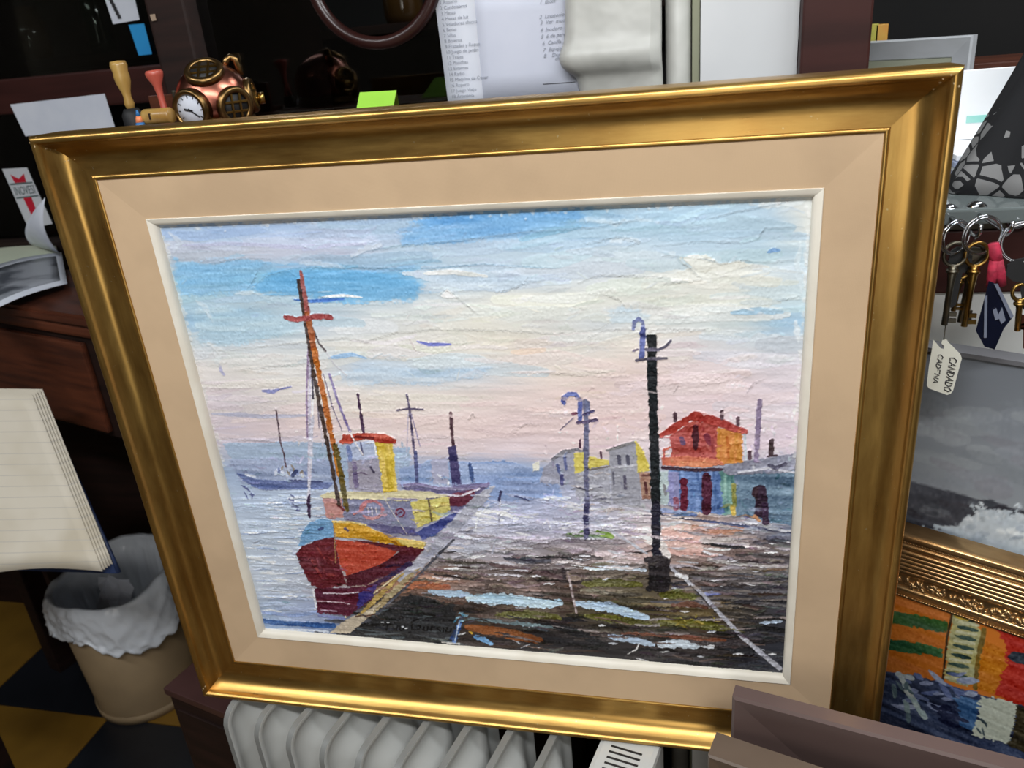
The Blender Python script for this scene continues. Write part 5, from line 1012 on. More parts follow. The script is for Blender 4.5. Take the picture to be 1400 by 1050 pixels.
# green tent note
g0 = [atY(px, py, y) for px, py, y in ((483, 150, 0.26), (534, 146, 0.26), (542, 124, 0.3), (492, 127, 0.3), (546, 146, 0.34), (500, 150, 0.34))]
dz = LZ + 0.0005 - min(g0[0][2], g0[1][2]); M_lime = mat('lime_note', (150, 206, 66), 0.7, noise=9, col2=(138, 194, 58))
for i in (0, 1, 4, 5): g0[i][2] = LZ + 0.0006
tag(sheet('folded_note', [[g0[0], g0[1]], [g0[3], g0[2]], [g0[5], g0[4]]], M_lime, None, 0.0006, smooth=False), 'lime green note folded like a tent', 'note')
# price lists taped to the glass
YP = YG - 0.003
lst = thing('inventory_list', 'white sheet with a typed numbered list taped to the glass', 'paper')
def pp(px, py, y=YP): return atY(px, py, y)
a0, a1, a2, a3 = pp(614, 150), pp(662, 146), pp(646, -30), pp(591, -26)
sheet('sheet', bilin(a0, a1, a2, a3, 3, 9), M_paper, lst, 0.0005)
LINES = ['1 Rosario', '2 Candelabros', '3 Mesas', '4 Mesas de luz', '5 Veladores chicos', '6 Botas', '7 Sillas', '8 Boleros', '9 Frazadas y Ropas', '10 Juego de jardin', '11 Trajes', '12 Planchas', '13 Estantes', '14 Radio', '15 Maquina de Coser', '16 Ropero', '17 Juego Viejo', '18 Artesania']
for k, tx in enumerate(LINES):
    py = 6 + 7.55 * k; pxl = 599.5 + 0.128 * py + 0.6
    text_mesh('list_line', tx, 0.0062, M_ink, lst, plane_M(pp(pxl, py, YP - 0.0011), (1, 0, 0), (0, 0, 1)))
l2 = thing('handwritten_note', 'large white sheet with pencilled notes along its edge behind the pillar base', 'paper')
sheet('sheet', bilin(pp(650, 146), pp(793, 134), pp(770, -30), pp(640, -26), 7, 5, lambda u, v: (0, 0.0, 0)), mat('paper_second', (206, 210, 224), 0.7, noise=14, col2=(198, 203, 218)), l2, -0.0008)
for k, (px, py, tx) in enumerate(((737, 6, '1  Bidet'), (737, 26, '2  Lavatorio'), (738, 34, '3  Ver  mod'), (738, 44, '4  Inodoro'), (739, 53, '5  6 de pared'), (741, 62, '6  Canilla'), (742, 71, '7  Espejo'), (743, 79, '8    Ducha'), (745, 84, '       chica'))):
    text_mesh('pencil_line', tx, 0.0066, M_ink, l2, plane_M(pp(px, py, YP - 0.0012), (1, 0, 0.02), (0, 0, 1)), 0.35)
aa, bb_ = pp(742, 115, YP - 0.0012), pp(786, 112, YP - 0.0012); tube('pencil_rule', [aa, (aa + bb_) / 2, bb_], 0.0003, M_ink_dark, l2, 6)

# ================================================================== RIGHT: cupboard, keys, cloth, pictures
cb = thing('cupboard', 'white cupboard with a maroon rail and glass top behind the keys', 'cupboard', (1.0, 0.28, 0))
CF = 0.145 - 0.28
box('body', (-0.40, CF + 0.004, 0.0), (0.42, 0.13, 1.068), M_white, cb, 0.002)
box('rail', (-0.40, CF, 1.068), (0.42, 0.13, 1.128), M_maroon, cb, 0.002)
box('glass_top', (-0.40, CF - 0.012, 1.136), (0.43, 0.132, 1.15), mat('grey_glass', (120, 128, 128), 0.12, noise=5, col2=(104, 112, 112), spec=0.8), cb, 0.002)
box('under_rail', (-0.40, CF + 0.004, 1.128), (0.42, 0.13, 1.136), M_steel, cb)
box('rear_body', (-0.17, 0.134, 0.0), (0.42, 0.29, 1.15), M_white, cb, 0.002)
TOPZ = 1.15
# silver frame
s1 = atY(1330, 48, 0.515); SH = s1[2] - TOPZ; SW = 0.28
sf = thing('silver_frame', 'worn silver picture frame standing behind the gold frame corner', 'picture frame', tuple(np.array([s1[0], 0.515, TOPZ]) - SW * np.array([math.cos(0.62), -math.sin(0.62), 0])), -0.62)
M_silver = mat('worn_silver', (196, 200, 206), 0.4, 0.15, noise=16, col2=(150, 153, 152), scale=(0.4, 1, 1), bump=0.1, lo=.3, hi=.75)
PSV = [(0, 0.016), (0, 0.003), (0.002, 0), (0.005, 0.001), (0.024, 0.007), (0.025, 0.010), (0.025, 0.016)]
for sd in ('top', 'bottom', 'left', 'right'): rail('silver_rail', PSV, sd, SW, SH, M_silver, sf, 6)
box('mount', (0.0175, 0.010, 0.0175), (SW - 0.0175, 0.014, SH - 0.0175), mat('grey_green_mount', (150, 156, 138), 0.6, noise=6, col2=(170, 172, 150)), sf)
# paper stack and folder on the cupboard
M_bpaper = mat('bright_paper', (244, 246, 248), 0.6, noise=12, col2=(236, 240, 244))
for k in range(4):
    z0 = TOPZ + 0.006 * k
    o = box('paper_ream', (0.862 + 0.003 * (k % 2), 0.27 + 0.004 * k, z0), (1.08, 0.405, z0 + 0.0056), M_bpaper if k % 2 else mat('blue_grey_folder', (150, 160, 186), 0.5, noise=12, col2=(136, 146, 172)), None, 0.001)
    tag(o, ['blue grey folder lowest in the pile on the cupboard', 'white paper ream just above the lowest folder on the cupboard', 'blue grey folder under the topmost ream on the cupboard', 'white ream topmost in the pile on the cupboard'][k], 'paper', 'paper pile on the cupboard')
zt = TOPZ + 0.0242
lb = thing('white_board', 'bright white sheet leaning upright on the paper pile', 'board', (0.97, 0.39, zt))
box('panel', (-0.105, 0, 0), (0.13, 0.006, 0.075), M_bpaper, lb, 0.001); box('green_mark', (-0.07, -0.0006, 0.018), (-0.045, 0.0, 0.026), mat('aqua_mark', (150, 216, 206), 0.6, noise=20, col2=(180, 226, 216)), lb)
# dark shelf further back with small yellow boxes
sh = thing('wall_shelf', 'dark brown shelf against the far wall', 'shelf', (1.35, 0.62, 0))
p1, p2 = atY(1318, 112, 0.6), atY(1318, 88, 0.6)
box('board', (-0.55, -0.02, p1[2]), (0.5, 0.13, p2[2]), M_wood, sh, 0.002)
for x in (-0.545, 0.455): box('upright', (x, -0.01, 0), (x + 0.04, 0.12, p1[2]), M_wood_dk, sh, 0.002)
for k, (px, lab) in enumerate(((1192, 'small yellow green box beside the brown post'), (1205, 'small amber box next to the yellow green box'))):
    c = atY(px, 38, 0.62); o = box('small_box', (c[0] - 0.0085, 0.612, p2[2]), (c[0] + 0.0075, 0.632, atY(px, 33, 0.62)[2]), mat('box_col', ((176, 166, 60), (196, 130, 50))[k], 0.5, noise=40, col2=((150, 150, 60), (190, 150, 60))[k]), None, 0.001); tag(o, lab, 'box')
# patterned black cloth
mt_cl, t_, b_ = nt('patterned_knit'); b_.inputs['Roughness'].default_value = 0.9
tc = t_.nodes.new('ShaderNodeTexCoord'); vo = t_.nodes.new('ShaderNodeTexVoronoi'); vo.feature = 'DISTANCE_TO_EDGE'; vo.inputs['Scale'].default_value = 62
vc = t_.nodes.new('ShaderNodeTexVoronoi'); vc.inputs['Scale'].default_value = 62
gt = t_.nodes.new('ShaderNodeMath'); gt.operation = 'GREATER_THAN'; gt.inputs[1].default_value = 0.09
sc = t_.nodes.new('ShaderNodeSeparateColor'); g2 = t_.nodes.new('ShaderNodeMath'); g2.operation = 'GREATER_THAN'; g2.inputs[1].default_value = 0.45
sz = t_.nodes.new('ShaderNodeSeparateXYZ'); g3 = t_.nodes.new('ShaderNodeMath'); g3.operation = 'LESS_THAN'; g3.inputs[1].default_value = 0.075
m1 = t_.nodes.new('ShaderNodeMath'); m1.operation = 'MULTIPLY'; m2 = t_.nodes.new('ShaderNodeMath'); m2.operation = 'MULTIPLY'
mc = t_.nodes.new('ShaderNodeMix'); mc.data_type = 'RGBA'; mc.inputs['A'].default_value = srgb((12, 13, 17)); mc.inputs['B'].default_value = srgb((120, 120, 120))
for q in (vo, vc): t_.links.new(tc.outputs['Object'], q.inputs['Vector'])
t_.links.new(tc.outputs['Object'], sz.inputs[0]); t_.links.new(vo.outputs['Distance'], gt.inputs[0]); t_.links.new(vc.outputs['Color'], sc.inputs[0]); t_.links.new(sc.outputs[0], g2.inputs[0]); t_.links.new(sz.outputs['Z'], g3.inputs[0])
t_.links.new(gt.outputs[0], m1.inputs[0]); t_.links.new(g2.outputs[0], m1.inputs[1]); t_.links.new(m1.outputs[0], m2.inputs[0]); t_.links.new(g3.outputs[0], m2.inputs[1]); t_.links.new(m2.outputs[0], mc.inputs['Factor']); t_.links.new(mc.outputs['Result'], b_.inputs['Base Color'])
CXc, CYc = 0.957, 0.232; gridc = []
for j in range(22):
    v = j / 21; row = []
    for k in range(73):
        a = 2 * math.pi * k / 72; r = 0.088 * (1 - v) ** 1.5 + 0.026 + 0.006 * math.sin(6 * a + 3 * v) * (1 - v) + 0.003 * math.sin(13 * a)
        row.append((r * math.cos(a) + 0.03 * v, 0.72 * r * math.sin(a), 0.0008 + 0.30 * v))
    gridc.append(row)
tag(sheet('draped_cloth', gridc, mt_cl, None, -0.002, (CXc, CYc, TOPZ)), 'black knitted cloth with white geometric pattern heaped on the cupboard', 'cloth')
# keys on hooks
def hook(px, py, label):
    p = atY(px, py, 0.125); t = thing('key_hook', label, 'hook', (p[0], 0.139, p[2]))
    lathe('plate', [(0, 0), (0.010, 0), (0.010, 0.003), (0.006, 0.006), (0, 0.006)], M_chrome, t, 24, M=Matrix.Rotation(math.pi / 2, 4, 'X') @ Matrix.Translation((0, 0, -0.006)))
    tube('arm', [(0, 0, 0), (0, -0.02, 0), (0, -0.06, 0.0), (0, -0.078, -0.001), (0, -0.086, 0.005), (0, -0.087, 0.012)], 0.0016, M_chrome, t, 8); return t
def ringo(c, r, tilt, par, name='split_ring'):
    M_ = Matrix.Rotation(tilt, 4, 'Z')
    for dr in (0.0, 0.0014):
        pts = [Vector(c) + M_ @ Vector(((r + dr) * math.cos(a), dr, (r + dr) * math.sin(a))) for a in [2 * math.pi * k / 36 for k in range(36)]]
        tube(name, pts, 0.0008, M_chrome, par, 8, True)
def old_key(par, top, bot, m_, bow_r=0.009, tw=0.0024):
    top, bot = Vector(top), Vector(bot); d = (bot - top).normalized(); s_ = d.cross(Vector((0, 1, 0))).normalized()
    k = bpy.data.objects.new('key', None); 
    pts = [top + d * bow_r + (s_ * math.cos(a) * bow_r + d * math.sin(a) * bow_r * 1.15) for a in [2 * math.pi * i / 24 for i in range(24)]]
    bw = tube('key', pts, 0.0016, m_, par, 8, True)
    tube('shaft', [top + d * bow_r * 2.1, top + d * bow_r * 2.6, top.lerp(bot, 0.5), bot], [tw * 1.3, tw * 1.5, tw, tw], m_, bw, 12)
    tube('collar', [top + d * bow_r * 2.5, top + d * bow_r * 2.8], tw * 1.9, m_, bw, 12)
    for f0, f1, L3 in ((0.84, 0.89, 0.008), (0.92, 0.97, 0.0085)):
        A, B = top.lerp(bot, f0), top.lerp(bot, f1); q = [A, B, B + s_ * L3, A + s_ * L3]; w3 = Vector((0, 0.0011, 0))
        mesh('bit', [v - w3 for v in q] + [v + w3 for v in q], [(0, 1, 2, 3), (4, 5, 6, 7), (0, 1, 5, 4), (1, 2, 6, 5), (2, 3, 7, 6), (3, 0, 4, 7)], m_, bw)
    bpy.data.objects.remove(k); return bw
def flat_key(par, top, bot, m_, w_=0.010):
    top, bot = Vector(top), Vector(bot); d = (bot - top).normalized(); s_ = d.cross(Vector((0, 1, 0))).normalized(); q = []
    for f, hw in ((0, .5), (.06, .9), (.25, 1.0), (.38, .7), (.42, .38), (.95, .36), (1.0, .1)): q.append((f, hw))
    L = [top.lerp(bot, f) + s_ * hw * w_ for f, hw in q] + [top.lerp(bot, f) - s_ * hw * w_ * (0.8 if f > .42 else 1) for f, hw in reversed(q)]
    n = len(L); w3 = Vector((0, 0.0011, 0)); return mesh('key', [v - w3 for v in L] + [v + w3 for v in L], [tuple(range(n)), tuple(range(n, 2 * n))] + [(i, (i + 1) % n, n + (i + 1) % n, n + i) for i in range(n)], m_, par)
YK = 0.055
def kp(px, py, y=YK): return atY(px, py, y)
hook(1343, 296, 'chrome hook holding the brass key and red cord'); hook(1304, 300, 'chrome hook half hidden by the gilded frame edge'); hook(1402, 306, 'chrome hook holding the black headed key')
B1 = kp(1344, 322); kb = thing('key_bunch', 'brass lever key with a red corded blue fob on one ring', 'keys', tuple(B1))
R1 = lambda px, py, y=YK: kp(px, py, y) - B1
ringo((0, 0, 0), 0.0145, 0.25, kb)
old_key(kb, R1(1338, 334), R1(1318, 446), M_brass, 0.0085, 0.0026)
old_key(kb, R1(1334, 336, YK + 0.008), R1(1312, 440, YK + 0.012), M_steel, 0.008, 0.0022)
M_cord = mat('red_cord', (176, 36, 66), 0.8, noise=160, col2=(130, 22, 46), bump=0.6)
c1, c2 = R1(1358, 333), R1(1362, 358); tube('red_cord', [c1, (c1 + c2) / 2, c2], [0.0042, 0.0052, 0.005], M_cord, kb, 12)
for a_, b2 in (((1360, 356), (1354, 392)), ((1364, 356), (1370, 390))): q1, q2 = R1(*a_, YK - 0.002), R1(*b2, YK - 0.002); tube('red_cord', [q1, (q1 + q2) / 2, q2], [0.004, 0.0042, 0.0034], M_cord, kb, 12)
fob = [(1352, 384), (1362, 388), (1386, 432), (1372, 450), (1360, 478), (1346, 474), (1334, 452)]
V = [R1(px, py, YK - 0.006) for px, py in fob]; V2 = [R1(px, py, YK + 0.003) for px, py in fob]; n = len(V)
fo = mesh('fob', V + V2, [tuple(range(n)), tuple(range(n, 2 * n))] + [(i, (i + 1) % n, n + (i + 1) % n, n + i) for i in range(n)], mat('navy_plastic', (16, 20, 38), 0.15, noise=30, col2=(10, 12, 24), coat=0.5), kb); fo['label'] = 'navy blue faceted plastic fob'
M_lgrey = mat('fob_print', (112, 118, 134), 0.4, noise=30, col2=(90, 98, 118))
for pts_ in ([(1346, 405), (1350, 404), (1349, 462), (1345, 462)], [(1357, 424), (1362, 421), (1365, 430), (1370, 420), (1375, 438), (1369, 443), (1366, 436), (1361, 438)], [(1359, 388), (1364, 388), (1386, 432), (1382, 436)]):
    V = [R1(px, py, YK - 0.0075) for px, py in pts_]; V2 = [R1(px, py, YK - 0.0055) for px, py in pts_]; n = len(V)
    mesh('marking', V + V2, [tuple(range(n)), tuple(range(n, 2 * n))] + [(i, (i + 1) % n, n + (i + 1) % n, n + i) for i in range(n)], M_lgrey, fo)
B2 = kp(1308, 325); k2 = thing('key_bunch', 'bunch of dull steel keys half hidden by the gilded frame edge', 'keys', tuple(B2)); R2 = lambda px, py, y=YK: kp(px, py, y) - B2
ringo((0, 0, 0), 0.0125, 0.5, k2); old_key(k2, R2(1308, 334), R2(1291, 444), M_steel, 0.0085, 0.0026); flat_key(k2, R2(1316, 338, YK + 0.006), R2(1300, 420, YK + 0.006), M_black, 0.009); flat_key(k2, R2(1322, 340, YK + 0.012), R2(1328, 392, YK + 0.012), M_steel, 0.011)
old_key(k2, R2(1318, 360, YK + 0.009), R2(1303, 425, YK + 0.009), M_brass, 0.006, 0.002)
B3 = kp(1400, 332); k3 = thing('key_bunch', 'keys with a black plastic head hanging nearest the maroon rail end', 'keys', tuple(B3)); R3 = lambda px, py, y=YK: kp(px, py, y) - B3
ringo((0, 0, 0), 0.0155, -0.2, k3); flat_key(k3, R3(1404, 352), R3(1408, 425), M_black, 0.016); old_key(k3, R3(1396, 390), R3(1391, 452), M_brass, 0.006, 0.0024); flat_key(k3, R3(1408, 430), R3(1404, 478), M_copper, 0.01)
# white key label, hand written
TG = kp(1300, 480, YK - 0.004); tg_ = thing('key_tag', 'white plastic key tag with handwritten black words', 'tag', tuple(TG))
def tp(px, py, e=0.0): return kp(px, py, YK - 0.004 - e) - TG
outl = [(1274, 478), (1276, 464), (1286, 476), (1290, 477), (1291, 473), (1287, 470), (1288, 465), (1294, 464), (1299, 470), (1313, 484), (1315, 490), (1311, 505), (1303, 534), (1300, 538), (1295, 540), (1270, 531), (1267, 527), (1270, 500)]
V = [tp(*q) for q in outl]; V2 = [tp(*q, -0.0016) for q in outl]; n = len(V)
mesh('plate', V + V2, [tuple(range(n)), tuple(range(n, 2 * n))] + [(i, (i + 1) % n, n + (i + 1) % n, n + i) for i in range(n)], mat('tag_white', (222, 222, 210), 0.35, noise=14, col2=(212, 212, 200)), tg_)
GL = {'C': [[(1, .9), (.4, 1), (0, .5), (.3, 0), (.9, .1)]], 'A': [[(0, 0), (.5, 1), (1, 0)], [(.2, .4), (.85, .4)]], 'N': [[(0, 0), (.05, 1), (.9, 0), (1, 1)]], 'D': [[(0, 0), (.05, 1), (.7, .85), (1, .45), (.6, .05), (0, 0)]], 'O': [[(.5, 1), (0, .6), (.3, 0), (.8, 0.05), (1, .6), (.5, 1)]], 'E': [[(1, 1), (0, .95), (.05, .5), (.7, .55), (.05, .5), (0, 0), (1, .05)]]}
def scribble(word, p0, p1, hx, wd):
    """word from p0 to p1 (picture positions on the tag), hx = up vector of the letters"""
    N_ = len(word); dx, dy = (p1[0] - p0[0]) / N_, (p1[1] - p0[1]) / N_
    for i, ch in enumerate(word):
        for seg in GL[ch]:
            pts_ = [tp(p0[0] + dx * (i + 0.78 * u) + hx[0] * v, p0[1] + dy * (i + 0.78 * u) + hx[1] * v, 0.0003) for u, v in seg]
            vv, ff = tube_data(pts_, wd, 6); mesh('pen_stroke', vv, ff, M_ink_dark, tg_)
scribble('CANDADO', (1299, 488), (1290, 535), (9.5, 3.0), 0.0005)
scribble('CADENA', (1283, 484), (1275, 524), (6.5, 2.2), 0.00045)
tube('wire', [tp(1289, 473), tp(1291, 460, -0.01), tp(1296, 420, -0.02), tp(1303, 340, -0.012)], 0.0005, M_steel, tg_, 6)

# ------------------------------------------------------------------ pictures at the right, standing on a low bench
TH = math.radians(-28.3); DV = np.array([math.cos(TH), math.sin(TH), 0.0]); NVv = np.array([math.sin(TH), -math.cos(TH), 0.0])   # NVv points to the viewer
class Plane:
    def __init__(s, p0, d=DV):
        s.p0 = np.array(p0, float); s.d = d; s.n = np.array([-d[1], d[0], 0.0])
    def hit(s, P):
        P = np.atleast_2d(np.array(P, float)); V = np.stack([(P[:, 0] - 700) / FPX, (P[:, 1] - 525) / FPX, np.ones(len(P))], 1) @ ROT
        k = ((s.p0 - CAM) @ s.n) / (V @ s.n); Q = CAM + V * k[:, None]; return np.stack([(Q - s.p0) @ s.d, Q[:, 2]], 1)
bench = thing('bench', 'low dark bench under the leaning pictures', 'bench', (0.80, 0.10, 0), TH)
box('seat', (-0.02, -0.05, 0.27), (0.34, 0.02, 0.30), M_wood_dk, bench, 0.004)
for x in (-0.01, 0.29):
    box('leg', (x, -0.045, 0), (x + 0.035, 0.015, 0.27), M_wood_dk, bench, 0.003)
BZ = 0.3005
# grey seascape
sp = Plane((0.785, 0.118, 0)); top = sp.hit([(1316, 486)])[0]
SW2, STOP = 0.34, top[1]
sea = thing('seascape_painting', 'unframed grey seascape with white surf beside the gold frame', 'painting', (0.785, 0.118, BZ), TH)
NS = 300; NT = 420; SH2 = STOP - BZ
def sea_grid(P): q = sp.hit(P); return np.stack([q[:, 0] / SW2 * (NS - 1), (STOP - q[:, 1]) / SH2 * (NT - 1)], 1)
c2_ = Canvas(NS, NT, sea_grid, 5)
vv = c2_.yy / (NT - 1); hz_v = (STOP - sp.hit([(1300, 676)])[0][1]) / SH2
kk = np.clip(vv / hz_v, 0, 1)[..., None]
c2_.img[:] = (np.array([112, 117, 124]) * (1 - kk) + np.array([142, 148, 154]) * kk) / 255 + (0.012 * c2_.nh + 0.012 * c2_.noise(90, 40))[..., None]
c2_.dabs(1240, 1420, 540, 670, 26, [(136, 142, 150), (124, 130, 136), (150, 156, 160), (128, 128, 136)], (40, 110), (5, 14), 0.22, 0.06, 0.05, 4, alpha=0.5)
c2_.poly([(1200, 648), (1420, 703), (1420, 900), (1200, 900)], (52, 54, 62), (70, 73, 82), 7, 0.05, 0.6)
c2_.dabs(1230, 1420, 670, 740, 50, [(44, 45, 53), (66, 70, 78), (84, 88, 96), (58, 58, 66)], (12, 40), (2, 5), 0.22, 0.08, 0.08, 6, inside=lambda x, y: y > 660 + (x - 1240) * 0.24)
c2_.poly([(1240, 724), (1262, 722), (1285, 722), (1310, 715), (1326, 706), (1342, 698), (1354, 692), (1362, 697), (1380, 700), (1400, 706), (1420, 712), (1420, 800), (1230, 790)], (186, 196, 203), (174, 186, 196), 6, 0.15, 2.2)
c2_.dabs(1320, 1420, 688, 712, 40, [(196, 204, 210), (170, 180, 188)], (2, 7), (1.4, 3), 0.3, 0.6, 0.15)
c2_.dabs(1250, 1420, 715, 760, 26, [(176, 186, 196), (204, 212, 216), (160, 172, 184)], (10, 30), (2, 5), 0.2, 0.2, 0.15, inside=lambda x, y: y > 730 - (x - 1250) * 0.15)
c2_.build('canvas', lambda u, v, h: np.stack([u * SW2, -0.0002 - h * 0.0004, SH2 * (1 - v)], -1), paint_mat('matt_paint', 0.6), sea)
box('stretcher', (0, 0.0005, 0), (SW2, 0.016, SH2), mat('raw_canvas', (120, 120, 118), 0.8, noise=40, col2=(104, 104, 102)), sea)
box('top_strip', (0, -0.004, SH2 - 0.0001), (SW2, 0.0165, SH2 + 0.004), mat('grey_strip', (104, 104, 108), 0.5, noise=10, col2=(92, 92, 96)), sea)
# abstract painting in an ornate frame
ap = Plane((0.785, 0.080, 0)); at_, ai_ = ap.hit([(1300, 751)])[0][1], ap.hit([(1300, 856)])[0][1]
AW, AH = 0.38, at_ - BZ; RW = at_ - ai_
LX = -0.075
ab = thing('abstract_painting', 'colourful abstract painting in an ornate reeded gold frame', 'painting', tuple(np.array([0.785, 0.080, BZ]) + DV * LX), TH)
M_ogold = mat('bronze_gilding', (206, 172, 124), 0.28, 0.9, noise=20, col2=(150, 114, 74), scale=(0.5, 1, 1)); M_obrown = mat('bronze_dark', (88, 62, 44), 0.4, 0.6, noise=20, col2=(66, 44, 32))
sc_ = RW / 100.0
PO = [(0, 25), (0, 6), (1, 2), (4, 0.5), (8, 1.5), (12, 3), (13, 1.2), (15, 0.4), (17, 1.2), (18, 3.2)]
for k in range(6):
    b0 = 22 + 6.2 * k; d0 = 3.0 + 1.2 * k; PO += [(b0, d0 + 1.6), (b0 + 1.2, d0), (b0 + 3.2, d0 - 0.6), (b0 + 5, d0), (b0 + 6, d0 + 1.6)]
PO += [(61, 13), (66, 15), (82, 17), (83, 14.5), (86, 14), (88, 15.5), (95, 18), (100, 19), (100, 25)]
PO = [(a * sc_, b * 0.001) for a, b in PO]
for sd in ('top', 'left', 'right', 'bottom'): rail('reeded_rail', PO, sd, AW, AH, M_ogold, ab, 4, 60)
# leaf ornament and beads of the top rail (and left/right would be hidden): built as relief
ro = random.Random(8); bm = bmesh.new()
for k in range(150):
    x = ro.uniform(RW, AW - RW); m_s = ro.uniform(0.0012, 0.0032); z = AH - (74 + ro.uniform(-6, 6)) * sc_
    bmesh.ops.create_icosphere(bm, subdivisions=1, radius=m_s, matrix=Matrix.Translation((x, 0.0155, z)) @ Matrix.Rotation(ro.uniform(0, 3), 4, 'Y') @ Matrix.Diagonal((1.7, 0.7, 0.8, 1)))
o = frombm('leaf_relief', bm, M_ogold, ab, True); o['kind'] = 'stuff'
bm = bmesh.new()
for k in range(80):
    x = RW * 0.97 + (AW - 2 * RW * 0.97) * (k + 0.5) / 80
    bmesh.ops.create_icosphere(bm, subdivisions=1, radius=0.0012, matrix=Matrix.Translation((x, 0.0175, AH - 96.5 * sc_)) @ Matrix.Diagonal((1.5, 0.8, 0.7, 1)))
    bmesh.ops.create_icosphere(bm, subdivisions=1, radius=0.0015, matrix=Matrix.Translation((x, 0.0028, AH - 10 * sc_)) @ Matrix.Diagonal((1.4, 0.8, 0.9, 1)))
o = frombm('bead_row', bm, M_ogold, ab, True); o['kind'] = 'stuff'
AX0, AX1, AZ1, AZ0 = RW, AW - RW, AH - RW, RW
NA2, NB2 = 280, 420
def abs_grid(P): q = ap.hit(P); return np.stack([((q[:, 0] - LX) - AX0) / (AX1 - AX0) * (NA2 - 1), ((AZ1 + BZ) - q[:, 1]) / (AZ1 - AZ0) * (NB2 - 1)], 1)
c3 = Canvas(NA2, NB2, abs_grid, 6); c3.img[:] = np.array([196, 112, 40]) / 255 + (0.02 * c3.nh)[..., None]
c3.poly([(1150, 820), (1298, 852), (1292, 880), (1284, 950), (1150, 925)], (196, 114, 40), (186, 104, 44), 8, 0.1)
c3.poly([(1200, 852), (1240, 858), (1290, 868), (1288, 884), (1236, 874), (1200, 870)], (66, 104, 56), (48, 80, 50), 10, 0.12, 1.5); c3.poly([(1200, 890), (1236, 895), (1282, 906), (1280, 918), (1230, 910), (1200, 905)], (44, 88, 62), (60, 100, 50), 10, 0.12, 1.5)
c3.stroke([(1297, 848), (1288, 890), (1282, 950)], 3, (60, 46, 30), None, 6, 0.1)
c3.poly([(1298, 852), (1318, 858), (1338, 890), (1328, 950), (1316, 958), (1284, 950), (1290, 890)], (188, 180, 120), (150, 150, 110), 14, 0.1, 1.5)
for k in range(7): x, y = 1318 - 3.0 * k, 866 + 12.5 * k; c3.stroke([(x - 12, y - 3), (x, y), (x + 14, y + 3)], 6, (40, 62, 60), (60, 80, 70), 10, 0.2, 0.5, taper=0.5); c3.stroke([(x - 14, y + 4), (x + 12, y + 8)], 4, (206, 206, 176), (176, 176, 140), 10, 0.2, 0.5)
c3.stroke([(1302, 860), (1314, 864)], 8, (206, 176, 70), None, 12, 0.2); c3.stroke([(1338, 880), (1330, 920), (1326, 960)], 6, (136, 110, 50), (100, 84, 40), 10, 0.15)
c3.poly([(1340, 895), (1356, 900), (1372, 912), (1368, 940), (1352, 968), (1328, 962), (1334, 920)], (196, 122, 30), (180, 104, 30), 12, 0.12, 1.5)
c3.poly([(1350, 868), (1420, 884), (1420, 1000), (1352, 970), (1368, 930), (1366, 900)], (182, 52, 36), (160, 40, 34), 12, 0.12, 2); c3.stroke([(1380, 918), (1396, 922), (1420, 928)], 14, (40, 52, 66), (70, 74, 80), 12, 0.2, 0.7)
c3.poly([(1180, 930), (1284, 952), (1330, 968), (1420, 992), (1420, 1100), (1180, 1060)], (40, 46, 66), (54, 66, 96), 12, 0.1, 1.5)
c3.dabs(1215, 1330, 940, 990, 26, [(112, 124, 158), (150, 160, 184), (90, 104, 146), (130, 140, 170)], (10, 30), (4, 10), 0.35, 0.3, 0.2); c3.poly([(1300, 972), (1334, 978), (1326, 1020), (1306, 1010)], (42, 76, 118), (60, 96, 140), 12, 0.15, 2)
c3.dabs(1270, 1310, 985, 1010, 8, [(28, 34, 60)], (10, 30), (6, 10), 0.5, 0.3, 0.15)
c3.stroke([(1226, 945), (1236, 965), (1248, 985), (1258, 1000)], 9, (206, 212, 206), (150, 170, 170), 12, 0.3, 0.8); c3.stroke([(1222, 940), (1240, 946)], 7, (176, 186, 190), None, 12, 0.3, 0.8); c3.dabs(1212, 1240, 955, 1000, 8, [(90, 110, 116), (130, 150, 150)], (8, 18), (4, 8), 1.2, 0.4, 0.2)
c3.poly([(1334, 972), (1360, 976), (1384, 984), (1380, 1010), (1374, 1036), (1322, 1024), (1330, 995)], (196, 200, 182), (180, 186, 170), 8, 0.2, 2.5); c3.dabs(1330, 1345, 1000, 1022, 5, [(60, 74, 80)], (6, 12), (2, 4), 1.2, 0.4, 0.2)
c3.poly([(1384, 984), (1420, 994), (1420, 1060), (1372, 1040), (1380, 1010)], (38, 34, 28), (60, 52, 30), 12, 0.15, 2)
c3.build('canvas', lambda u, v, h: np.stack([AX0 - 0.002 + (AX1 - AX0 + 0.004) * u, 0.0215 - h * 0.0006, AZ1 + 0.002 - (AZ1 - AZ0 + 0.004) * v], -1), paint_mat('abstract_paint', 0.45), ab)
box('backing_board', (0.004, 0.0225, 0.004), (AW - 0.004, 0.0248, AH - 0.004), M_obrown, ab)

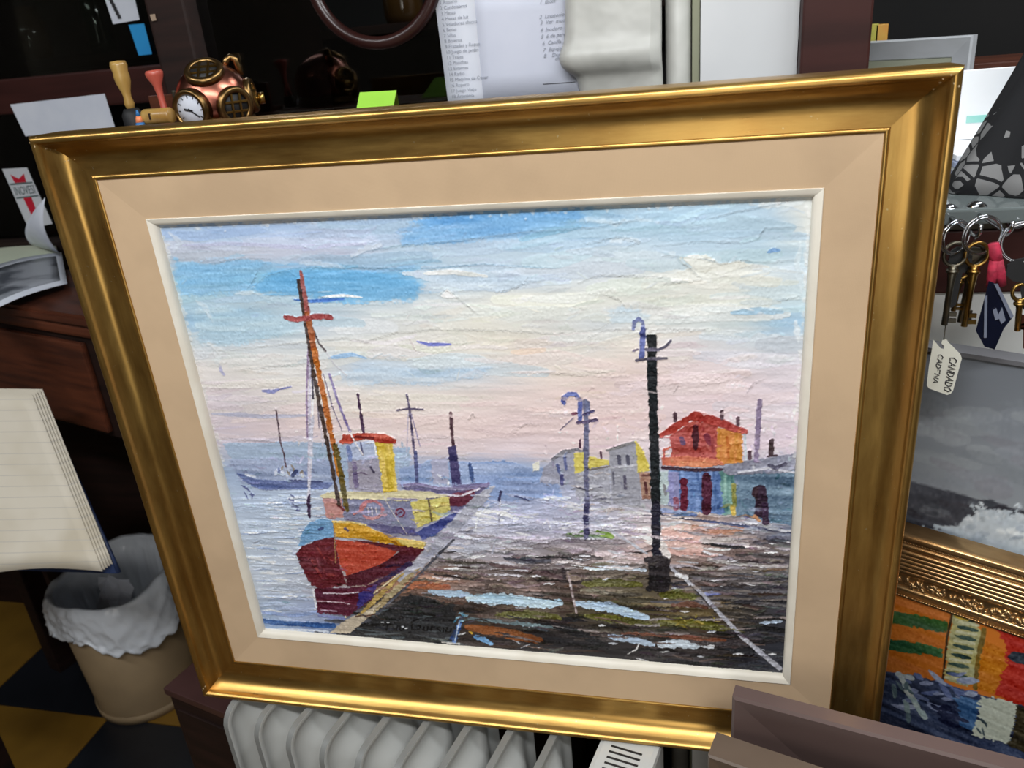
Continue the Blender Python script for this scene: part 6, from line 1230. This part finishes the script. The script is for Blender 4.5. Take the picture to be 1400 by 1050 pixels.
# two empty dark frames leaning at the lower right, standing on the floor
M_dfr = mat('dark_brown_frame', (100, 82, 78), 0.35, noise=7, col2=(84, 68, 64), scale=(0.4, 1, 1)); M_dfr2 = mat('dark_olive_frame', (104, 88, 74), 0.35, noise=7, col2=(86, 72, 60), scale=(0.4, 1, 1))
fa = thing('empty_frame', 'dark brown empty picture frame leaning against the gold frame', 'picture frame', (0.639, -0.037, 0), math.radians(-13.4))
PA = [(0, 0.0), (0, 0.016), (0.012, 0.016), (0.05, 0.022), (0.05, 0.012), (0.04, 0.004), (0.004, 0.0)]
PA = [(0, 0.017), (0, 0.002), (0.003, 0.0), (0.010, 0.001), (0.060, 0.009), (0.076, 0.012), (0.076, 0.017)]
for sd in ('top', 'bottom', 'left', 'right'): rail('frame_rail', PA, sd, 0.5, 0.72, M_dfr, fa, 6)
box('backing', (0.074, 0.0128, 0.074), (0.426, 0.0165, 0.646), M_wood_dk, fa)
fb = thing('empty_frame', 'deep olive brown frame standing in front of the dark brown frame', 'picture frame', (0.616, -0.074, 0), math.radians(-17))
PB = [(0, 0.031), (0, 0.002), (0.002, 0.0), (0.028, 0.004), (0.034, 0.008), (0.034, 0.031)]
for sd in ('top', 'bottom', 'left', 'right'): rail('frame_rail', PB, sd, 0.46, 0.68, M_dfr2, fb, 6)
box('backing', (0.032, 0.012, 0.032), (0.428, 0.018, 0.648), M_wood_dk, fb)

# ------------------------------------------------------------------ dim things on shelves behind the glass
for z, nm in ((0.98, 'middle'), (1.36, 'upper')):
    tag(box('wall_shelf_board', (-1.35, 1.13, z), (0.6, RY1, z + 0.02), M_wood_dk, None, 0.002), 'dark %s shelf fixed to the wall behind the booth glass' % nm, 'shelf')
rg = random.Random(12)
M_dgl = mat('dark_green_glass', (30, 44, 36), 0.08, noise=6, col2=(22, 32, 28), spec=0.8); M_amb = mat('amber_glass', (84, 60, 30), 0.1, noise=6, col2=(60, 42, 22), spec=0.8); M_por = mat('dull_porcelain', (90, 92, 96), 0.2, noise=6, col2=(70, 72, 78)); M_dbl = mat('blue_black_glaze', (30, 36, 54), 0.08, noise=6, col2=(22, 26, 40), spec=0.8)
KD = [('green glass bottle', M_dgl, [(0, 0), (.03, 0), (.033, .01), (.033, .12), (.012, .16), (.011, .2), (.013, .205), (0, .205)], 'bottle'), ('amber glass jar', M_amb, [(0, 0), (.04, 0), (.045, .02), (.045, .09), (.03, .11), (.032, .125), (0, .125)], 'jar'),
      ('dull grey porcelain vase', M_por, [(0, 0), (.028, 0), (.05, .06), (.045, .11), (.022, .15), (.03, .18), (0, .178)], 'vase'), ('blue black glazed vase', M_dbl, [(0, 0), (.03, 0), (.06, .07), (.058, .13), (.03, .17), (.035, .2), (0, .198)], 'vase')]
spots = [(-1.15, 1.0, 0), (-0.98, 1.0, 2), (-0.75, 1.0, 1), (-0.55, 1.0, 3), (-0.33, 1.0, 0), (-0.1, 1.0, 3), (0.06, 1.0, 2), (0.2, 1.0, 1), (0.38, 1.0, 0), (-1.05, 1.38, 1), (-0.85, 1.38, 0), (-0.62, 1.38, 3), (-0.42, 1.38, 2), (-0.05, 1.38, 1), (0.15, 1.38, 3), (0.36, 1.38, 0)]
for i, (x, z, k) in enumerate(spots):
    o = lathe('shelf_' + KD[k][3], KD[k][2], KD[k][1], None, 28, True, None, (x, 1.24, z + 0.0005)); lv = 'upper' if z > 1.2 else 'middle'
    row_ = [q for q in spots if q[1] == z]; ii = row_.index((x, z, k)); sn = lambda q: KD[q[2]][0].split(' ', 1)[1] if False else KD[q[2]][0]
    nb = ('between the %s and the %s' % (sn(row_[ii - 1]).replace('dark ', '').replace('dull ', '').replace('glass ', '').replace('porcelain ', '').replace('glazed ', ''), sn(row_[ii + 1]).replace('dark ', '').replace('dull ', '').replace('glass ', '').replace('porcelain ', '').replace('glazed ', ''))) if 0 < ii < len(row_) - 1 else ('beside the %s' % sn(row_[1] if ii == 0 else row_[-2]))
    tag(o, '%s %s on %s shelf' % (KD[k][0], nb, lv), KD[k][3], 'wares behind the glass')
